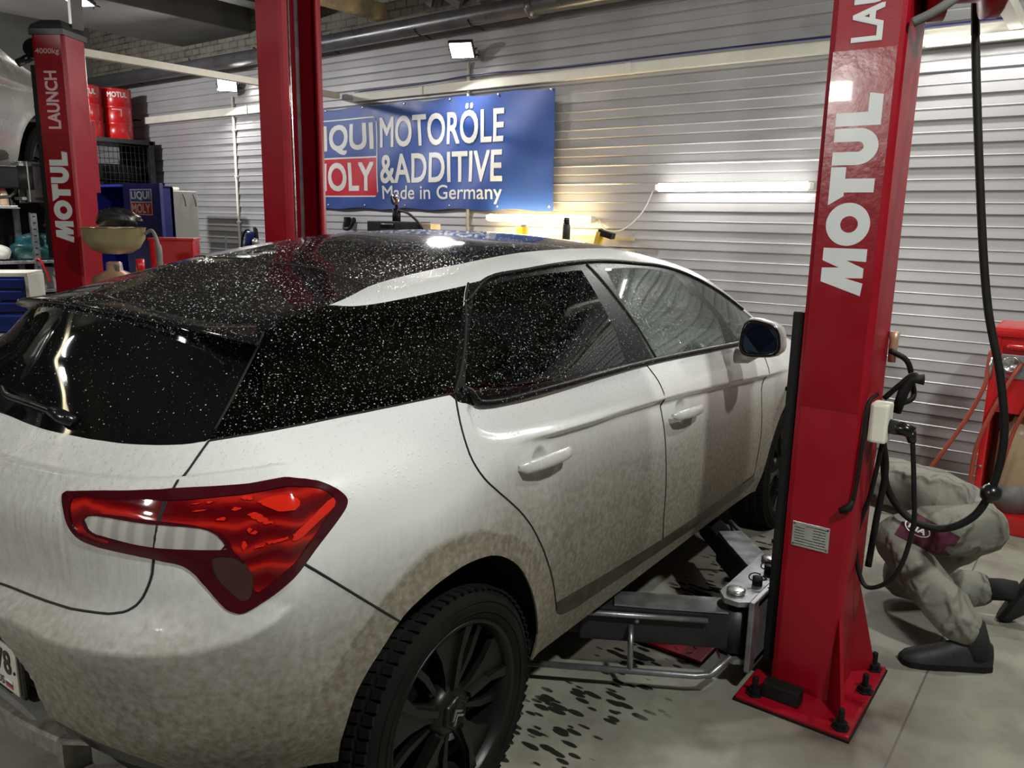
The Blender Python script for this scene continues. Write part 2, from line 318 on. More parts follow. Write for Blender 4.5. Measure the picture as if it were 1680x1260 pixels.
OUT={
 'rear_glass_edge':[(0,.806),(.052,.806),(.125,.804),(.196,.803),(.277,.802),(.352,.802),(.414,.801),(.45,.801),(.481,.8),(.511,.799),(.541,.799),(.57,.799),(.598,.799),(.625,.799),(.651,.799),(.675,.799),(.696,.8),(.716,.802),(.736,.803),(.749,.831),(.758,.859),(.763,.887),(.766,.914),(.767,.942),(.771,.971),(.778,.997),(.79,1.024),(.806,1.051),(.821,1.073),(.837,1.095),(.853,1.118)],
 'quarter':[(.736,.803),(.785,.806),(.833,.807),(.884,.807),(.952,.807),(1.024,.808),(1.097,.807),(1.168,.806),(1.245,.806),(1.332,.807),(1.359,.857),(1.393,.912),(1.438,.971),(1.493,1.033),(1.553,1.092),(1.611,1.162),(1.487,1.158),(1.374,1.155),(1.287,1.153),(1.244,1.153),(1.208,1.155),(1.175,1.16),(1.151,1.168),(1.127,1.179),(1.1,1.19),(1.077,1.188),(1.052,1.187),(1.028,1.182),(1.004,1.175),(.979,1.165),(.951,1.156),(.923,1.146),(.896,1.136),(.874,1.127),(.866,1.124),(.859,1.121),(.853,1.118),(.837,1.095),(.821,1.073),(.806,1.051),(.79,1.024),(.778,.997),(.771,.971),(.767,.942),(.766,.914),(.763,.887),(.758,.859),(.749,.831),(.736,.803)],
 'rail_low':[(1.1,1.19),(1.127,1.179),(1.151,1.168),(1.175,1.16),(1.209,1.155),(1.247,1.153),(1.287,1.153),(1.331,1.155),(1.379,1.159),(1.431,1.162),(1.487,1.164),(1.547,1.166),(1.613,1.168),(1.706,1.172),(1.807,1.175),(1.913,1.175),(2.028,1.174),(2.155,1.176),(2.29,1.181),(2.401,1.184),(2.513,1.185),(2.633,1.185),(2.758,1.185),(2.89,1.183),(3.021,1.171),(3.167,1.147),(3.331,1.122),(3.5,1.101),(3.635,1.079),(3.717,1.046),(3.788,1.006)],
 'rail_up':[(1.1,1.19),(1.115,1.2),(1.129,1.211),(1.141,1.224),(1.151,1.244),(1.158,1.267),(1.17,1.29),(1.206,1.311),(1.26,1.324),(1.327,1.333),(1.423,1.339),(1.531,1.34),(1.642,1.342),(1.744,1.347),(1.847,1.35),(1.951,1.349),(2.049,1.343),(2.149,1.337),(2.259,1.338),(2.374,1.347),(2.507,1.363),(2.689,1.394)],
 'dlo':[(1.337,.81),(1.365,.859),(1.402,.912),(1.448,.97),(1.503,1.033),(1.565,1.095),(1.623,1.169),(1.716,1.173),(1.812,1.176),(1.913,1.175),(2.027,1.174),(2.155,1.176),(2.29,1.181),(2.401,1.184),(2.513,1.185),(2.633,1.185),(2.758,1.185),(2.89,1.183),(3.021,1.171),(3.167,1.147),(3.331,1.122),(3.5,1.101),(3.635,1.079),(3.717,1.046),(3.788,1.006),(3.399,.814),(3.367,.814),(3.336,.814),(3.293,.813),(2.995,.81),(2.629,.807),(2.319,.804),(2.017,.796),(1.756,.786),(1.584,.776),(1.524,.772),(1.478,.77),(1.441,.771),(1.421,.773),(1.405,.777),(1.392,.783),(1.386,.79),(1.382,.798),(1.376,.805),(1.364,.808),(1.351,.809),(1.337,.81)],
 'rear_door_glass':[(1.641,1.142),(1.723,1.146),(1.807,1.148),(1.894,1.148),(1.989,1.145),(2.09,1.141),(2.203,1.141),(2.183,.817),(2.052,.815),(1.93,.814),(1.817,.811),(1.693,.805),(1.579,.796),(1.5,.79),(1.48,.789),(1.465,.789),(1.45,.79),(1.436,.793),(1.423,.798),(1.411,.804),(1.399,.81),(1.387,.818),(1.375,.825),(1.402,.869),(1.435,.916),(1.476,.967),(1.527,1.024),(1.584,1.08),(1.641,1.142)],
 'front_door_glass':[(2.363,1.143),(2.437,1.147),(2.518,1.152),(2.599,1.156),(2.671,1.158),(2.742,1.157),(2.809,1.154),(2.86,1.15),(2.907,1.145),(2.956,1.14),(2.976,1.108),(3.002,1.08),(3.034,1.054),(3.074,1.028),(3.118,1.002),(3.146,.974),(3.151,.955),(3.15,.936),(3.146,.915),(3.137,.886),(3.126,.854),(3.117,.823),(2.97,.822),(2.835,.82),(2.71,.82),(2.593,.819),(2.484,.818),(2.382,.817),(2.362,.877),(2.346,.934),(2.339,.989),(2.341,1.04),(2.349,1.088),(2.363,1.143)],
 'front_quarter_glass':[(3.1,1.139),(3.16,1.13),(3.226,1.123),(3.297,1.116),(3.385,1.108),(3.481,1.099),(3.577,1.087),(3.655,1.065),(3.699,1.036),(3.737,1.001),(3.622,.955),(3.541,.91),(3.476,.877),(3.413,.859),(3.348,.849),(3.286,.84),(3.264,.89),(3.249,.939),(3.232,.982),(3.207,1.009),(3.175,1.03),(3.146,1.052),(3.123,1.078),(3.108,1.106),(3.1,1.139)],
 'sail':[(3.202,.955),(3.246,.825),(3.149,.824),(3.202,.955)],
 'rear_door':[(1.333,.802),(1.328,.784),(1.323,.767),(1.318,.749),(1.313,.729),(1.309,.707),(1.307,.687),(1.307,.668),(1.309,.649),(1.315,.631),(1.324,.614),(1.336,.597),(1.351,.58),(1.368,.564),(1.387,.549),(1.408,.532),(1.433,.513),(1.459,.493),(1.485,.473),(1.51,.453),(1.534,.433),(1.558,.412),(1.582,.387),(1.605,.361),(1.627,.334),(1.647,.304),(1.667,.274),(1.686,.241),(1.704,.205),(1.721,.167),(1.741,.125),(1.841,.125),(1.949,.124),(2.067,.122),(2.196,.118),(2.336,.115),(2.489,.112),(2.476,.142),(2.465,.171),(2.457,.199),(2.451,.236),(2.446,.275),(2.443,.316),(2.436,.369),(2.429,.422),(2.422,.47),(2.418,.501),(2.413,.531),(2.406,.561),(2.401,.589),(2.396,.618),(2.39,.645),(2.384,.671),(2.376,.698),(2.367,.723),(2.353,.749),(2.336,.773),(2.319,.797),(2.009,.79),(1.753,.783),(1.584,.776),(1.524,.772),(1.478,.77),(1.441,.771),(1.421,.773),(1.405,.777),(1.392,.783),(1.386,.79),(1.382,.798),(1.376,.805),(1.364,.808),(1.351,.809),(1.337,.81)],
 'front_door':[(2.319,.797),(2.336,.773),(2.353,.749),(2.367,.723),(2.376,.698),(2.384,.671),(2.39,.645),(2.396,.618),(2.401,.589),(2.406,.561),(2.413,.531),(2.418,.501),(2.422,.47),(2.429,.422),(2.436,.369),(2.443,.316),(2.446,.275),(2.451,.236),(2.457,.199),(2.465,.171),(2.476,.142),(2.489,.112),(2.666,.114),(2.861,.113),(3.057,.112),(3.197,.113),(3.33,.116),(3.468,.12),(3.466,.189),(3.475,.255),(3.483,.325),(3.483,.402),(3.482,.477),(3.497,.55),(3.52,.587),(3.549,.616),(3.57,.644),(3.576,.67),(3.575,.695),(3.574,.72),(3.577,.747),(3.58,.776),(3.586,.807),(3.491,.81),(3.401,.812),(3.293,.813),(2.96,.808),(2.608,.801),(2.319,.797)],
 'sill_strip':[(1.725,.152),(1.829,.145),(1.943,.136),(2.065,.127),(2.196,.12),(2.337,.115),(2.489,.112),(2.666,.112),(2.862,.111),(3.057,.112),(3.196,.115),(3.326,.121),(3.462,.128),(3.482,.111),(3.503,.092),(3.514,.074),(3.444,.049),(3.286,.045),(3.122,.045),(2.925,.047),(2.725,.052),(2.545,.056),(2.39,.058),(2.248,.061),(2.116,.066),(1.986,.07),(1.865,.075),(1.782,.089),(1.768,.096),(1.756,.103),(1.746,.111),(1.737,.124),(1.731,.138),(1.725,.152)],
 'arch':[(.885,0),(.896,0),(.907,0),(.915,0),(.923,-.013),(.927,.006),(.931,.028),(.937,.058),(.942,.087),(.948,.114),(.955,.146),(.962,.178),(.969,.205),(.977,.225),(.986,.242),(.996,.258),(1.006,.272),(1.017,.284),(1.028,.297),(1.042,.312),(1.056,.327),(1.07,.339),(1.079,.346),(1.087,.351),(1.097,.356),(1.119,.365),(1.146,.375),(1.176,.384),(1.205,.39),(1.235,.395),(1.266,.399),(1.292,.4),(1.319,.4),(1.346,.398),(1.369,.395),(1.391,.389),(1.414,.381),(1.441,.368),(1.469,.352),(1.495,.333),(1.522,.308),(1.546,.279),(1.569,.249),(1.589,.218),(1.606,.186),(1.621,.154),(1.634,.123),(1.645,.093),(1.651,.064),(1.648,.035),(1.637,.01),(1.626,-.011),(1.595,0),(1.58,0),(1.565,0)],
 'seam_bumper':[(.861,.514),(.884,.493),(.907,.471),(.933,.446),(.971,.412),(1.016,.376),(1.067,.339)],
 'tailgate_side':[(.736,.803),(.719,.781),(.702,.759),(.687,.739),(.675,.724),(.665,.71),(.656,.697),(.649,.686),(.643,.675),(.637,.663),(.631,.649),(.625,.633),(.619,.617),(.614,.601),(.608,.586),(.604,.571),(.601,.56),(.598,.55),(.595,.54),(.59,.529),(.584,.517),(.578,.506),(.573,.496),(.567,.487),(.561,.479),(.554,.473),(.547,.468),(.539,.464),(.53,.462),(.521,.46),(.509,.458),(.485,.458),(.455,.458),(.422,.457),(.389,.458),(.352,.458),(.313,.458),(.273,.458),(.23,.458),(.185,.455)],
 'light':[(.418,.661),(.416,.668),(.414,.674),(.415,.68),(.425,.684),(.442,.685),(.457,.687),(.511,.691),(.562,.693),(.603,.695),(.621,.695),(.635,.695),(.652,.696),(.688,.695),(.727,.692),(.766,.689),(.806,.687),(.848,.684),(.881,.679),(.891,.675),(.9,.672),(.907,.667),(.919,.657),(.932,.644),(.941,.632),(.944,.626),(.946,.621),(.945,.615),(.943,.608),(.937,.6),(.93,.592),(.909,.569),(.883,.54),(.861,.514),(.846,.497),(.832,.482),(.817,.468),(.802,.456),(.787,.445),(.774,.438),(.767,.435),(.762,.433),(.755,.434),(.748,.437),(.739,.443),(.73,.451),(.717,.468),(.703,.488),(.691,.506),(.682,.518),(.675,.53),(.667,.539),(.661,.545),(.656,.549),(.649,.553),(.635,.558),(.618,.562),(.605,.566),(.6,.567),(.597,.568),(.592,.569),(.568,.574),(.534,.58),(.502,.585),(.485,.589),(.469,.593),(.456,.599),(.448,.605),(.441,.613),(.435,.622),(.43,.634),(.425,.647),(.418,.661)],
 'light_clear':[(.473,.638),(.481,.64),(.488,.641),(.497,.642),(.529,.64),(.567,.635),(.603,.63),(.635,.626),(.666,.621),(.689,.615),(.698,.611),(.705,.607),(.711,.602),(.716,.597),(.72,.59),(.724,.584),(.726,.579),(.728,.574),(.73,.568),(.706,.572),(.683,.576),(.659,.58),(.636,.583),(.613,.586),(.59,.59),(.568,.594),(.546,.599),(.526,.603),(.512,.606),(.499,.608),(.488,.613),(.482,.62),(.478,.629),(.473,.638)],
 'light_seam':[(.644,.695),(.641,.684),(.637,.674),(.633,.664),(.628,.651),(.623,.637),(.619,.623),(.613,.605),(.608,.587),(.602,.569)],
 'light_inner':[(.439,.651),(.439,.658),(.438,.665),(.441,.672),(.468,.678),(.51,.677),(.55,.676),(.588,.676),(.623,.674),(.657,.672),(.694,.671),(.73,.67),(.766,.668),(.805,.667),(.846,.665),(.878,.661),(.889,.658),(.897,.655),(.904,.65),(.912,.643),(.919,.633),(.922,.624),(.92,.616),(.914,.608),(.907,.599),(.887,.575),(.864,.547),(.842,.522),(.826,.506),(.81,.492),(.796,.481),(.79,.477),(.784,.474),(.779,.475),(.775,.486),(.772,.504),(.768,.521),(.759,.536),(.749,.549),(.741,.561),(.737,.57),(.734,.579),(.73,.586),(.723,.595),(.716,.603),(.706,.61),(.679,.623),(.641,.632),(.601,.638),(.558,.644),(.512,.647),(.481,.642),(.475,.637),(.472,.63),(.472,.624),(.474,.619),(.479,.613),(.486,.608),(.504,.603),(.526,.598),(.536,.595),(.533,.593),(.528,.591),(.522,.591),(.507,.592),(.488,.596),(.471,.602),(.461,.608),(.452,.616),(.446,.624),(.443,.633),(.441,.642),(.439,.651)],
 'light_fog':[(.701,.561),(.716,.559),(.731,.556),(.744,.551),(.753,.543),(.76,.535),(.766,.525),(.771,.516),(.774,.505),(.775,.495),(.775,.484),(.774,.472),(.771,.464),(.767,.461),(.763,.46),(.757,.461),(.749,.468),(.74,.479),(.731,.49),(.721,.502),(.712,.516),(.706,.529),(.703,.54),(.702,.55),(.701,.561)],
 'roof_seam':[(.01,1.443),(.008,1.461),(.004,1.48),(.008,1.498),(.035,1.522),(.084,1.542),(.144,1.557),(.196,1.564),(.253,1.568),(.321,1.575),(.429,1.588),(.541,1.595),(.648,1.588),(.735,1.554),(.831,1.503),(.949,1.439),(1.029,1.391),(1.096,1.346),(1.165,1.297)],
 'bumper_low':[(.087,.082),(.142,.101),(.184,.11),(.22,.115),(.248,.116),(.274,.116),(.302,.116),(.347,.114),(.392,.109),(.435,.1),(.487,.086),(.534,.063),(.568,.026),(.584,-.004),(.616,0),(.643,0),(.677,0),(.707,0),(.737,0)],
 'crease':[(1.361,.794),(1.353,.776),(1.346,.759),(1.342,.742),(1.341,.725),(1.343,.708),(1.35,.693),(1.359,.683),(1.372,.675),(1.386,.668),(1.402,.662),(1.42,.657),(1.44,.653),(1.467,.65),(1.497,.648),(1.531,.647),(1.591,.644),(1.661,.641),(1.739,.64),(1.828,.64),(1.927,.641),(2.033,.643),(2.142,.645),(2.257,.646),(2.385,.646),(2.548,.643),(2.735,.641),(2.939,.642),(3.129,.643),(3.325,.64),(3.537,.634)],
 'handle_rear':[(1.486,.576),(1.521,.577),(1.558,.577),(1.596,.577),(1.637,.577),(1.68,.578),(1.724,.578)],
 'handle_front':[(2.443,.572),(2.482,.572),(2.522,.573),(2.563,.573),(2.605,.573),(2.648,.573),(2.692,.573)],
 'cup_rear':[(1.605,.584),(1.61,.536)],
 'cup_front':[(2.57,.603),(2.576,.545)],
 'wiper':[(0,.827),(0,.837),(0,.848),(.036,.851),(.1,.849),(.16,.847),(.212,.845),(.252,.842),(.286,.839),(.32,.836)],
 'mirror_foot':[(3.268,.708)],
}
FACETS=[[(.918,.631),(.924,.616),(.851,.567),(.835,.563),(.841,.58),(.91,.627)],
 [(.782,.647),(.802,.653),(.831,.651),(.852,.638),(.853,.628),(.842,.619),(.817,.621)],
 [(.762,.626),(.78,.63),(.8,.61),(.821,.593),(.79,.604)],
 [(.755,.611),(.769,.601),(.79,.583),(.768,.589)],
 [(.768,.568),(.809,.571),(.841,.578),(.838,.572),(.806,.564),(.774,.562)],
 [(.784,.656),(.782,.654),(.777,.653),(.77,.654),(.764,.656),(.759,.659),(.758,.662),(.76,.664),(.766,.665),(.772,.664),(.779,.662),(.783,.659)],
 [(.758,.64),(.757,.638),(.753,.637),(.748,.637),(.744,.639),(.74,.641),(.739,.644),(.741,.646),(.745,.647),(.749,.646),(.754,.645),(.757,.643)],
 [(.734,.624),(.733,.622),(.73,.621),(.725,.622),(.721,.623),(.718,.625),(.717,.627),(.719,.629),(.722,.63),(.726,.63),(.73,.629),(.733,.627)],
 [(.72,.659),(.719,.658),(.716,.657),(.712,.657),(.708,.658),(.706,.66),(.705,.662),(.706,.663),(.709,.664),(.713,.663),(.717,.662),(.719,.661)],
 [(.658,.668),(.7,.662),(.699,.659),(.657,.665)],
 [(.653,.656),(.715,.646),(.715,.642),(.653,.652)],
 [(.765,.569),(.764,.565),(.762,.562),(.759,.561),(.756,.563),(.754,.567),(.753,.572),(.754,.576),(.756,.579),(.759,.579),(.762,.577),(.764,.574)]]
RIDGE=[(.265,.399),(.346,.398),(.493,.385),(.621,.379),(.694,.378),(.765,.384),(.815,.407),(.846,.429)]

# ---------------------------------------------------------------- the hatchback: body surface
NETA = np.array(NET, float)
TU = np.concatenate([[0], np.cumsum(np.linalg.norm(np.diff(NETA[1:9], axis=1), axis=2).mean(0))])
TV = np.concatenate([[0], np.cumsum(np.linalg.norm(np.diff(NETA[:, :12], axis=0), axis=2).mean(1))])
_mx = np.array([1, -1, 1.0])
_NG = np.concatenate([NETA[:, 1:2]*_mx, NETA, NETA[:, -2:-1]*_mx], 1); _NG = np.concatenate([_NG, _NG[-2:-1]*_mx], 0)   # mirrored rows beyond the centre plane keep it smooth
_TU = np.concatenate([[-TU[1]], TU, [2*TU[-1]-TU[-2]]]); _TV = np.concatenate([TV, [2*TV[-1]-TV[-2]]])
def body(us, vs):
    S = spl(_TV, spl(_TU, _NG.transpose(1, 0, 2), us).transpose(1, 0, 2), vs)
    S[..., 1] = -np.maximum(S[..., 1], 0); return S
def sdf(poly, Q):
    """signed distance of points Q to a closed polygon, negative inside"""
    A = np.array(poly, float); B = np.roll(A, -1, 0); out = np.empty(len(Q))
    for s in range(0, len(Q), 20000):
        q = Q[s:s+20000]; d = np.full(len(q), 1e9); ins = np.zeros(len(q), bool)
        for a, b in zip(A, B):
            e = b-a; L = e@e
            if L < 1e-14: continue
            t = np.clip(((q-a)@e)/L, 0, 1); r = q-a-t[:, None]*e
            d = np.minimum(d, (r*r).sum(1))
            c = (a[1] > q[:, 1]) != (b[1] > q[:, 1])
            if a[1] != b[1]: ins ^= c & (q[:, 0] < (b[0]-a[0])*(q[:, 1]-a[1])/(b[1]-a[1])+a[0])
        d = np.sqrt(d); out[s:s+20000] = np.where(ins, -d, d)
    return out
def pdist(line, Q):
    A = np.array(line, float); d = np.full(len(Q), 1e9)
    for a, b in zip(A[:-1], A[1:]):
        e = b-a; L = max(e@e, 1e-14); t = np.clip(((Q-a)@e)/L, 0, 1); r = Q-a-t[:, None]*e; d = np.minimum(d, (r*r).sum(1))
    return np.sqrt(d)
class TM:
    """triangle mesh with position, normal and surface coordinates per vertex"""
    def __init__(s, D, T): s.D = D; s.T = T            # D: n x 8 (xyz, nxyz, uv)
    def uv(s): return s.D[:, 6:8]
    def split(s, val):
        val = np.where(np.abs(val) < 1e-6, -1e-6, val)
        neg = val < 0; c = neg[s.T].sum(1)
        ins = [s.T[c == 3]]; out = [s.T[c == 0]]; new = []; n0 = len(s.D); base = n0
        for k in (1, 2):
            t = s.T[c == k]
            if not len(t): continue
            lone = neg[t] if k == 1 else ~neg[t]
            i = lone.argmax(1); r = np.arange(len(t))
            a, b, d = t[r, i], t[r, (i+1) % 3], t[r, (i+2) % 3]
            E = np.concatenate([np.stack([a, b], 1), np.stack([a, d], 1)]); Es = np.sort(E, 1)
            u, inv = np.unique(Es, axis=0, return_inverse=True); inv = inv.ravel()
            w = (val[u[:, 0]]/(val[u[:, 0]]-val[u[:, 1]]))[:, None]
            new.append(s.D[u[:, 0]]*(1-w)+s.D[u[:, 1]]*w)
            ab = base+inv[:len(t)]; ad = base+inv[len(t):]; base += len(u)
            tip = np.stack([a, ab, ad], 1); quad = np.concatenate([np.stack([ab, b, d], 1), np.stack([ab, d, ad], 1)])
            (ins if k == 1 else out).append(tip); (out if k == 1 else ins).append(quad)
        D = np.concatenate([s.D]+new)
        return TM(D, np.concatenate(ins)).clean(), TM(D, np.concatenate(out)).clean()
    def clean(s):
        if not len(s.T): return s
        u, inv = np.unique(s.T, return_inverse=True)
        return TM(s.D[u], inv.reshape(-1, 3))
    def cut(s, poly):
        if not len(s.T): return TM(s.D[:0], s.T[:0]), s
        return s.split(sdf(poly, s.uv()))
    def mirrored(s):
        D = s.D.copy(); D[:, 1] *= -1; D[:, 4] *= -1; return TM(D, s.T[:, ::-1])
    def plus(s, o): return TM(np.concatenate([s.D, o.D]), np.concatenate([s.T, o.T+len(s.D)]))
    def offset(s, d): D = s.D.copy(); D[:, :3] += D[:, 3:6]*d; return TM(D, s.T)
    def build(s, name, m, parent, thick=0.0):
        D, T = s.D, s.T; nrm = D[:, 3:6]
        me = bpy.data.meshes.new(name)
        if thick:                                        # close the sheet into a plate of real thickness
            n = len(D); e = np.concatenate([T[:, [0, 1]], T[:, [1, 2]], T[:, [2, 0]]])
            key = np.sort(e, 1); u, idx, cnt = np.unique(key, axis=0, return_index=True, return_counts=True)
            be = e[idx[cnt == 1]]
            rim = np.concatenate([np.stack([be[:, 1], be[:, 0], be[:, 0]+n], 1), np.stack([be[:, 1], be[:, 0]+n, be[:, 1]+n], 1)])
            P = np.concatenate([D[:, :3], D[:, :3]-nrm*thick]); F = np.concatenate([T, T[:, ::-1]+n, rim])
            nn = np.concatenate([nrm, -nrm])
        else: P, F, nn = D[:, :3], T, nrm
        me.from_pydata(P.tolist(), [], F.tolist()); me.materials.append(m)
        me.polygons.foreach_set('use_smooth', [True]*len(me.polygons)); me.update()
        me.normals_split_custom_set_from_vertices(nn.tolist())
        return link(bpy.data.objects.new(name, me), parent)
U1, V1 = TU[-1], TV[-1]
def sstep(x, a, b): t = np.clip((x-a)/(b-a), 0, 1); return t*t*(3-2*t)
CREASE = np.array(OUT['crease'])
GRID = None
def surface(nu, nv):
    us = np.linspace(0, U1, nu); vs_ = np.linspace(0, V1, nv)
    P = body(us, vs_)
    wz = (sstep(vs_, 1.16, 1.42)*.5)[:, None, None]*np.ones((1, nu, 1)); wz[:, 0] = wz[:, -1] = 0; wz[-1] = 0
    for _ in range(int(500*(nu/560)**2)):                 # fair the roof so that reflections run clean
        L = P.copy(); L[1:-1, 1:-1] = (P[2:, 1:-1]+P[:-2, 1:-1]+P[1:-1, 2:]+P[1:-1, :-2])/4; P = P+(L-P)*wz
    def normals(P):
        n = np.cross(np.gradient(P, axis=1), np.gradient(P, axis=0)); L = np.linalg.norm(n, axis=-1, keepdims=True)
        return n/np.maximum(L, 1e-9)
    N = normals(P)
    if N[nv//3, nu//2, 1] > 0: N = -N
    UU, VV = np.meshgrid(us, vs_); Q = np.stack([UU.ravel(), VV.ravel()], 1); x = P[..., 0].ravel()
    # the swage line along the doors and the scallop where it curls up behind the rear door
    top = [(CREASE[-1][0]+.4, CREASE[-1][1])]
    panel = list(map(tuple, CREASE))+[(CREASE[-1][0]+.5, CREASE[-1][1]-.01), (CREASE[-1][0]+.5, .80), (CREASE[0][0]+.1, .80)]
    d = sdf(panel, Q); ins = np.clip(-d, 0, None); o = np.clip(d, 0, None)
    dc = pdist(CREASE, Q)
    wx = sstep(x, .16, .42)*(1-sstep(x, 2.2, 2.7)); near = (VV.ravel() < .80)
    below = np.where((d > 0) & (VV.ravel() < .75), -.030*(1-np.exp(-o/.010))*np.exp(-(o/.24)**1.3), 0)*wx
    wl = 1-sstep(x, .15, 1.1)
    inside = np.where(d < 0, -.020*sstep(dc, 0.0, .035)*wl*(1-sstep(VV.ravel(), .76, .80)), 0)
    disp = below+inside
    # hand recesses behind the door handles
    for key in ('cup_rear', 'cup_front'):
        c = np.array(OUT[key]); m = c.mean(0); r = np.linalg.norm(Q-m, axis=1)/.050
        disp -= np.where(r < 1, .020*(1-r**2)**1.0, 0)
    # bumper shelf with its crease, and the number plate recess
    rd = sdf(RIDGE+[(RIDGE[-1][0], .75), (RIDGE[0][0]-.5, .75), (RIDGE[0][0]-.5, RIDGE[0][1]+.005)], Q)
    fade = sstep(UU.ravel(), -.1, .30)*(1-sstep(UU.ravel(), .80, .90))
    disp += .026*fade*np.where(rd < 0, np.exp(rd/.035), np.exp(-rd/.09))*(VV.ravel() < .72)
    pr = sdf([(-.1, -.2), (.325, -.2), (.315, .10), (.295, .22), (.240, .340), (-.1, .352)], Q)
    disp -= .036*sstep(-pr, 0, .012)
    # rolled wheel-arch lip
    for pol in (ARCH_R, ARCH_F):
        da = pdist(pol, Q); disp += .006*np.exp(-(da/.03)**2)
    P = P+N*disp.reshape(nv, nu, 1)
    N2 = normals(P)
    if N2[nv//3, nu//2, 1] > 0: N2 = -N2
    N2[-1] = (0, 0, 1)
    global GRID
    if GRID is None: GRID = (us, vs_, P, N2)
    D = np.concatenate([P.reshape(-1, 3), N2.reshape(-1, 3), Q], 1)
    i = np.arange(nv-1)[:, None]*nu+np.arange(nu-1)[None]; i = i.ravel()
    T = np.concatenate([np.stack([i, i+1, i+nu+1], 1), np.stack([i, i+nu+1, i+nu], 1)])
    # orient faces along the normals
    a, b, c = D[T[:, 0], :3], D[T[:, 1], :3], D[T[:, 2], :3]; fl = (np.cross(b-a, c-a)*D[T[:, 0], 3:6]).sum(1) < 0
    T[fl] = T[fl][:, ::-1]
    return TM(D, T)
ar = OUT['arch']; i0 = next(i for i, p in enumerate(ar) if p[1] > .08); i1 = max(i for i, p in enumerate(ar) if p[1] > .06)
ARCH_R = [(ar[i0][0]-.035, -.3)]+ar[i0:i1+1]+[(ar[i1][0]-.01, -.3)]
def u_of_x(xx, v):
    us = np.linspace(TU[5], TU[13], 400); return float(np.interp(xx, body(us, np.array([v]))[0, :, 0], us))
def v_of_z(zz, u):
    vs_ = np.linspace(0, TV[8], 300); return float(np.interp(zz, body(np.array([u]), vs_)[:, 0, 2], vs_))
ARCH_F = []
for k in range(-8, 41):
    th = math.radians(180-k*180/32); xx, zz = 2.715+.405*math.cos(th), .355+.40*math.sin(th)
    if zz < .26: continue
    v = .2
    for _ in range(6): u = u_of_x(xx, v); v = v_of_z(zz, u)
    ARCH_F.append((u, v))
ARCH_F = [(ARCH_F[0][0], -.3)]+ARCH_F+[(ARCH_F[-1][0], -.3)]
def surf_pt(uv, off=0.0):
    """point and outward normal on the finished surface"""
    us, vs_, P, Nn = GRID; x = np.clip(uv[0]/us[-1]*(len(us)-1), 0, len(us)-1.001); y = np.clip(uv[1]/vs_[-1]*(len(vs_)-1), 0, len(vs_)-1.001)
    i, j = int(x), int(y); a, b = x-i, y-j
    mixp = lambda G: (G[j, i]*(1-a)+G[j, i+1]*a)*(1-b)+(G[j+1, i]*(1-a)+G[j+1, i+1]*a)*b
    n = mixp(Nn); n = n/np.linalg.norm(n); return mixp(P)+n*off, n

def base_pt(uv):
    """point and outward normal on the plain surface, before recesses"""
    e = 4e-3; G = body(np.array([uv[0]-e, uv[0], uv[0]+e]), np.array([uv[1]-e, uv[1], uv[1]+e])); n = np.cross(G[1, 2]-G[1, 0], G[2, 1]-G[0, 1]); n /= np.linalg.norm(n)
    return G[1, 1], (n if n[1] < 0 else -n)

